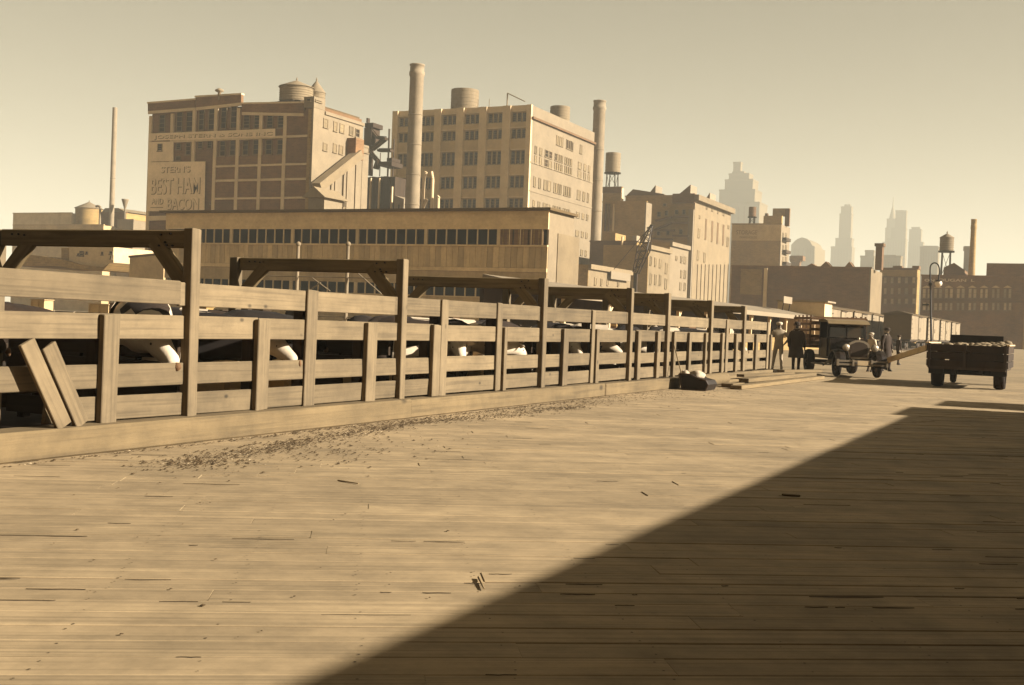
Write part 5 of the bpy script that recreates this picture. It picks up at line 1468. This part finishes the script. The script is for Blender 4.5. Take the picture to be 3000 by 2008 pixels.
# ================================================================== stake truck
def wheel(par, c, r_, w, name='wheel'):
    """wheel on a Y axle: tyre with rim and hub"""
    q = MB(); q.lathe([(r_*.66, -w/2), (r_*.92, -w/2), (r_, -w*.25), (r_, w*.25), (r_*.92, w/2), (r_*.66, w/2)], 26, axis='Y', cap=False)
    o = q.build(name, m_rubber, par, c)
    q = MB(); q.lathe([(r_*.70, -w*.42), (r_*.70, w*.42), (r_*.62, w*.42), (r_*.62, -w*.42), (r_*.70, -w*.42)], 26, axis='Y', cap=False).build('rim', m_black, o)
    for k in range(10):
        a = 2*PI*k/10
        MB().beam((r_*.12*math.cos(a), 0, r_*.12*math.sin(a)), (r_*.64*math.cos(a), 0, r_*.64*math.sin(a)), .035, .045, up=(0, 1, 0)).build('spoke', m_brick3, o)
    MB().lathe([(.05, -w*.6), (r_*.2, -w*.45), (r_*.2, w*.45), (.05, w*.6)], 12, axis='Y').build('hub', m_steel, o)
    return o
hd = Vector((.42, -.908, 0))
ft = onG(2507, 1105)
tr = thing('stake_truck', 'old black stake-bed truck parked facing the road with canvas-topped cab', 'truck', (-6.32, 39.6, 0), math.atan2(hd.y, hd.x))
for sy in (-1, 1):
    MB().box(-4.55, sy*.36-.04, .52, .42, sy*.36+.04, .64).build('frame_rail', m_black, tr)
    wheel(tr, (0, sy*.66, .39), .39, .15)
    wheel(tr, (-3.35, sy*.76, .41), .41, .24)
MB().tube((0, -.66, .39), (0, .66, .39), .04, .04, 8).build('front_axle', m_black, tr)
MB().tube((-3.35, -.7, .41), (-3.35, .7, .41), .06, .06, 8).build('rear_axle', m_black, tr)
hood = [(-.30, .66), (.30, .66), (.33, .98), (.28, 1.10), (.14, 1.17), (0, 1.19), (-.14, 1.17), (-.28, 1.10), (-.33, .98)]
hood2 = [(y*1.45, .66+(z-.66)*1.06) for y, z in hood]
q = MB(); n_ = len(hood)
q.add([(.05, y, z) for y, z in hood]+[(-1.05, y, z) for y, z in hood2], [(i, (i+1) % n_, n_+(i+1) % n_, n_+i) for i in range(n_)]+[tuple(range(n_)), tuple(range(2*n_-1, n_-1, -1))])
ho = q.build('hood', m_black, tr)
for sy in (-1, 1):
    for k in range(9):
        MB().box(-.25-k*.07, sy*.36-.015+sy*.012*k, .78, -.28-k*.07, sy*.36+.015+sy*.012*k, 1.0).build('louvre', m_black, ho)
MB().prism([(y*1.08, .60 if z < .7 else z+.02) for y, z in hood], .055, .16, 'X').build('radiator_shell', m_metal, tr)
MB().prism([(y*.9, .66 if z < .7 else z-.04) for y, z in hood], .162, .172, 'X').build('radiator_core', m_steel, tr)
MB().lathe([(.03, 0), (.035, .03), (.05, .05), (.01, .09)], 10, (.11, 0, 1.21)).build('radiator_cap', m_metal, tr)
for sy in (-1, 1):
    hl = MB().lathe([(.02, -.16), (.07, -.12), (.115, -.02), (.125, 0), (.125, .03)], 18, (0, 0, 0), axis='X').build('headlight', m_black, tr, (.30, sy*.47, .96))
    MB().lathe([(.118, .0), (.118, .035), (.06, .055), (.01, .06)], 18, (0, 0, 0), axis='X').build('lens', m_metal, hl)
    MB().tube((0, -sy*.05, -.1), (-.05, -sy*.12, -.30), .02, .02, 6).build('bracket', m_black, hl)
    # mudguard: strip curving over the wheel and down to the running board
    q = MB(); pts = []
    for k in range(15):
        a = R(-12+k*12.5)
        pts.append((.50*math.cos(a)*1.06, .39+.50*math.sin(a)))
    pts += [(-.85, .42), (-1.15, .36)]
    for i in range(len(pts)-1):
        (x0, z0), (x1, z1) = pts[i], pts[i+1]
        y0_, y1_ = sy*.50, sy*.83
        ed = .05
        q.add([(x0, y0_, z0+.0), (x1, y0_, z1), (x1, sy*.67, z1+.03), (x0, sy*.67, z0+.03)], [(0, 1, 2, 3)], 0, True)
        q.add([(x0, sy*.67, z0+.03), (x1, sy*.67, z1+.03), (x1, y1_, z1-ed*.3), (x0, y1_, z0-ed*.3)], [(0, 1, 2, 3)], 0, True)
        q.add([(x0, y1_, z0-ed*.3), (x1, y1_, z1-ed*.3), (x1, y1_, z1-.08), (x0, y1_, z0-.08)], [(0, 1, 2, 3)], 0, True)
    q.build('mudguard', m_black, tr)
    MB().box(-2.6, sy*.55, .33, -1.1, sy*.88, .37).build('running_board', m_black, tr)
# bumper of two bars with end pieces
bu = MB().box(.60, -.80, .50, .64, .80, .56).build('bumper', m_metal, tr)
MB().box(.60, -.80, .39, .64, .80, .45).build('lower_bar', m_metal, bu)
for sy in (-.79, -.3, .3, .79):
    MB().box(.56, sy-.03, .37, .66, sy+.03, .58).build('clamp', m_metal, bu)
for sy in (-.36, .36):
    MB().beam((.38, sy, .58), (.6, sy, .48), .05, .06).build('bumper_arm', m_black, tr)
MB().box(.665, -.17, .40, .672, .17, .55).build('number_plate', m_pilas, tr)
# cab
cab = MB().box(-1.35, -.62, .66, -1.06, .62, 1.24).build('cowl', m_black, tr)
for sy in (-1, 1):
    MB().box(-2.25, sy*.64-.03, .62, -1.36, sy*.64+.03, 1.24).build('door', m_black, tr)
    MB().beam((-1.36, sy*.62, 1.24), (-1.44, sy*.60, 1.78), .06, .07).build('windscreen_pillar', m_black, tr)
    MB().box(-2.36, sy*.64-.04, 1.24, -2.27, sy*.64+.04, 1.78).build('rear_pillar', m_black, tr)
MB().box(-2.40, -.67, .62, -2.36, .67, 1.78).build('cab_back', m_black, tr)
q = MB(); q.beam((-1.375, 0, 1.26), (-1.44, 0, 1.70), .012, .012); 
ws = MB().add([(-1.36, -.59, 1.27), (-1.36, .59, 1.27), (-1.42, .57, 1.68), (-1.42, -.57, 1.68), (-1.372, -.59, 1.27), (-1.372, .59, 1.27), (-1.432, .57, 1.68), (-1.432, -.57, 1.68)], [(0, 1, 2, 3), (7, 6, 5, 4), (0, 4, 5, 1), (1, 5, 6, 2), (2, 6, 7, 3), (3, 7, 4, 0)]).build('windscreen', m_glassd, tr)
MB().beam((-1.345, 0, 1.27), (-1.40, 0, 1.68), .02, .03).build('centre_bar', m_black, ws)
MB().prism([(-2.46, 1.785), (-1.30, 1.785), (-1.12, 1.70), (-1.10, 1.73), (-1.28, 1.84), (-1.8, 1.90), (-2.46, 1.87)], -.70, .70, 'Y').build('cab_roof', m_canvas, tr)
MB().box(-2.1, -.6, .9, -1.7, .6, 1.05).build('seat', m_brick3, tr)
MB().lathe([(.19, 0), (.2, .012), (.19, .024)], 18, (0, 0, 0), axis='X').build('steering_wheel', m_black, tr, (-1.62, -.35, 1.22), (0, R(-25), 0))
# body with stakes
MB().box(-4.95, -.98, .88, -2.46, .98, .98).build('bed_floor', m_brick3, tr)
for sy in (-1, 1):
    for k in range(5):
        x = -4.88+k*.58
        MB().box(x-.03, sy*.95-.025, .985, x+.03, sy*.95+.025, 2.02).build('stake', m_brick3, tr)
    for z in (1.02, 1.20, 1.44, 1.66, 1.88):
        MB().box(-4.95, sy*.99-.012+.0, z, -2.50, sy*.99+.012, z+(.15 if z < 1.3 else .07)).build('slat', m_brick3, tr)
for z in (1.02, 1.24, 1.48, 1.70, 1.88):
    MB().box(-4.97, -.96, z, -4.94, .96, z+.09).build('tail_slat', m_brick3, tr)
    MB().box(-2.49, -.96, z, -2.47, .96, z+.09).build('head_slat', m_brick3, tr)
MB().box(-4.7, -.7, .985, -3.1, .6, 1.28).build('cargo_box', m_brick3, tr)

# ================================================================== tipper truck seen from behind, at the right
YT = 34.6
xl = onY((2716, 1004), YT).x
tt = thing('tipper_truck', 'dark tipper truck seen from behind, heaped with broken stone', 'truck', (xl+1.05, YT+1.3, 0), R(90))
# local +X is forward (+Y in the place), local +Y is to the left (-X in the place)
for z, h in ((.60, .19), (.80, .20), (1.01, .21)):
    MB().box(-1.32, -1.03, z, -1.27, 1.03, z+h-.012).build('tail_board', m_soot, tt)
    for sy in (-1, 1):
        MB().box(-1.26, sy*1.03-.025, z, 2.0, sy*1.03+.025, z+h-.012).build('side_board', m_soot, tt)
for sy in (-.98, .05, .98):
    MB().box(-1.37, sy-.035, .56, -1.325, sy+.035, 1.24).build('tail_strap', m_steel, tt)
MB().box(-1.36, -1.08, 1.225, 2.05, -.99, 1.26).build('top_rail', m_pilas, tt); MB().box(-1.36, .99, 1.225, 2.05, 1.08, 1.26).build('top_rail', m_pilas, tt)
MB().box(-1.26, -1.0, .52, 2.0, 1.0, .60).build('body_floor', m_steel, tt)
MB().box(-1.1, -.4, .40, 4.2, -.3, .52).build('frame_rail', m_black, tt); MB().box(-1.1, .3, .40, 4.2, .4, .52).build('frame_rail', m_black, tt)
for sy in (-1, 1):
    wheel(tt, (-.35, sy*.82, .44), .44, .30)
    wheel(tt, (3.4, sy*.72, .42), .42, .16)
    MB().box(-.95, sy*.82-.2, .38, -.92, sy*.82+.2, .62).build('mud_flap', m_black, tt)
MB().tube((-.35, -.8, .44), (-.35, .8, .44), .08, .08, 10).build('rear_axle', m_black, tt)
MB().box(2.1, -.75, .6, 3.0, .75, 1.2).build('cab', m_black, tt)
MB().box(2.1, -.75, 1.2, 2.16, .75, 1.5).build('cab_back', m_black, tt)
MB().box(3.0, -.4, .6, 4.1, .4, 1.15).build('hood', m_black, tt)
random.seed(4)
ld = thing('stone_load', 'low heap of pale broken stone loaded on the tipper truck', 'load', (xl+1.05, YT+1.5, 1.0))
q = MB()
for k in range(260):
    x, y = random.uniform(-.92, .92), random.uniform(-1.3, 1.7)
    z = .15+.14*(x+.95)/1.9*random.uniform(.6, 1.0)+.05*math.sin(y*2)
    s_ = random.uniform(.06, .15)
    q.lathe([(s_*.4, -.10), (s_, 0), (s_*.8, s_*.5), (s_*.2, s_*.7)], 7, (x, y, z-.06))
stuff(q.build('stones', m_stone, ld))
# sloping skid plank against the truck
a, b_ = onG(2470, 1062), Vector((xl-.05, YT+1.4, .92))
sk = plank_at('skid_plank', (onY((2600, 1056), 41).x, 41, onY((2600, 1056), 41).z), (onY((2714, 1020), 36.2).x, 36.2, onY((2714, 1020), 36.2).z), .06, .17, m_fascia)
tag(sk, 'narrow plank sloping from the ground up to the tipper truck', 'plank')

# ================================================================== timber, tub and log at the kerb end
random.seed(9)
tb = onG(2035, 1152)
tub = thing('tipped_tub', 'black iron tub tipped on its side at the end of the kerb', 'tub', (-7.62, 25.4, 0))
L = Vector(tub.location)
Y_ = 25.4
pts = [(1998, 1146), (2066, 1158), (2074, 1128), (2068, 1116), (2046, 1110), (2022, 1098), (1992, 1096)]
poly = [(onY(p, Y_).x-L.x, max(.01, onY(p, Y_).z)) for p in pts]
MB().prism(poly, 0, .75, 'Y').build('tub_body', m_iron, tub)
for i in range(len(poly)):
    a, b_ = poly[i], poly[(i+1) % len(poly)]
    MB().tube((a[0], -.01, a[1]), (b_[0], -.01, b_[1]), .022, .022, 6).build('rim', m_steel, tub)
a, b_ = onY((1974, 1008), Y_+.4)-L, onY((1999, 1106), Y_+.1)-L
MB().tube(a, b_, .014, .014, 6).build('handle', m_tim, tub)
for (px_, py_, r_, lab) in ((2008, 1092, .12, 'crumpled white sack slumped over the tipped tub, by the fence'), (2044, 1094, .16, 'crumpled white sack slumped over the tipped tub, by the log')):
    p = onY((px_, py_), Y_+.4)
    s_ = thing('crumpled_sack', lab, 'sack', (p.x, Y_+.4, p.z-.06), random.uniform(0, 3), 'white sacks on the tub')
    q = MB(); n_ = 12
    prof = [(.2, -.09), (1.1, -.06), (1.25, .0), (.9, .06), (.5, .10), (.08, .08)]
    vs = []
    for (rr, z) in prof:
        for i in range(n_):
            aa = 2*PI*i/n_
            k_ = r_*rr*random.uniform(.6, 1.35)
            vs.append((k_*math.cos(aa), k_*math.sin(aa), z+random.uniform(-.02, .03)))
    q.add(vs, [(k*n_+i, k*n_+(i+1) % n_, (k+1)*n_+(i+1) % n_, (k+1)*n_+i) for k in range(len(prof)-1) for i in range(n_)], 0, True)
    q.add(vs[-n_:], [tuple(range(n_))]); q.build('bag', m_sack, s_)
lg = thing('log', 'short thick pale log lying behind the tipped tub', 'log', (-7.75, 26.6, .16))
MB().tube((0, 0, 0), (-.10, 2.4, 0), .16, .15, 16).build('trunk', m_tim, lg)
MB().tube((0, -.012, 0), (0, -.004, 0), .14, .14, 16).build('cut_end', m_board, lg)
fs_ = plank_at('sill_timber', (-8.3, 26.65, .12), (-8.3, 35.8, .11), .22, .225, m_kerb, bev=.015)
tag(fs_, 'low sill timber under the far stretch of pen fence', 'timber')
tls = ['straight pale plank, outermost of the loose timber past the tipped tub', 'pale plank lying next inside the outermost loose timber', 'thick pale plank on top of the loose timber', 'short skewed plank on the loose timber', 'long pale plank against the sill timber', 'plank end propped across the loose timber towards the trucks']
for (p0, p1, w_, h_), lab in zip((((-7.0, 26.9, .05), (-6.85, 36.2, .05), .28, .09), ((-7.4, 27.6, .05), (-7.2, 35.4, .05), .30, .09), ((-7.25, 28.6, .15), (-7.0, 35.8, .15), .26, .10), ((-7.75, 30.2, .20), (-7.2, 33.8, .21), .22, .07), ((-7.95, 29.2, .06), (-7.75, 36.4, .06), .25, .10), ((-7.6, 34.2, .24), (-6.9, 36.3, .24), .24, .08)), tls):
    tag(plank_at('loose_timber', p0, p1, w_, h_, m_tim, rough=.006, bev=.01), lab, 'timber', 'loose timber at the kerb end')

# ================================================================== pier shed on the right, whose shadow falls over the deck
XS = 4.50
ps = thing('pier_shed', 'long pier shed wall that shades the near deck', 'building', (XS, 0, 0))
def pier(y0, y1, z, nm):
    pbox(nm, ps, XS, XS+30, y0, y1, 0, z, m_soot)  # walls kept near black to limit bounce into the deck shadow
pier(-45, 23.1, 3.2, 'hall'); pier(23.11, 25.9, 3.345, 'end_gable')
pbox('sky_blocker', ps, -16, XS-.01, -16, -1.4, 0, 13.0, m_soot)  # added unseen block behind the camera, cuts sky fill on the deck
pbox('eave', ps, XS-.06, XS-.005, -1.3, 23.1, 2.9, 3.19, m_soot)
for k in range(4):
    y = -1+k*6.0
    pbox('cargo_door', ps, XS-.1, XS-.005, y, y+4.5, 0, 2.8, m_soot)
st2 = thing('pier_tower', 'narrow end tower standing apart from the pier shed', 'building', (XS, 26.9, 0))
pbox('tower_wall', st2, XS, XS+6, 26.9, 29.2, 0, 3.19, m_soot)
pbox('tower_cap', st2, XS+.1, XS+5.9, 27.0, 29.1, 3.195, 3.22, m_roofing)

# ================================================================== haze over the river front
hz = MB().box(-5900, -590, -1.0, 5900, 8900, 240).build('haze', [])
hm = bpy.data.materials.new('river_haze')
hm.use_nodes = True
t_ = hm.node_tree
t_.nodes.clear()
vol = t_.nodes.new('ShaderNodeVolumePrincipled')
vol.inputs['Color'].default_value = (.615, .595, .505, 1)
vol.inputs['Density'].default_value = .00045
vol.inputs['Anisotropy'].default_value = .0
mo = t_.nodes.new('ShaderNodeOutputMaterial')
t_.links.new(vol.outputs[0], mo.inputs['Volume'])
hz.data.materials.append(hm)
stuff(hz)
tag(hz, 'thin pale haze veiling the far towers', 'haze')
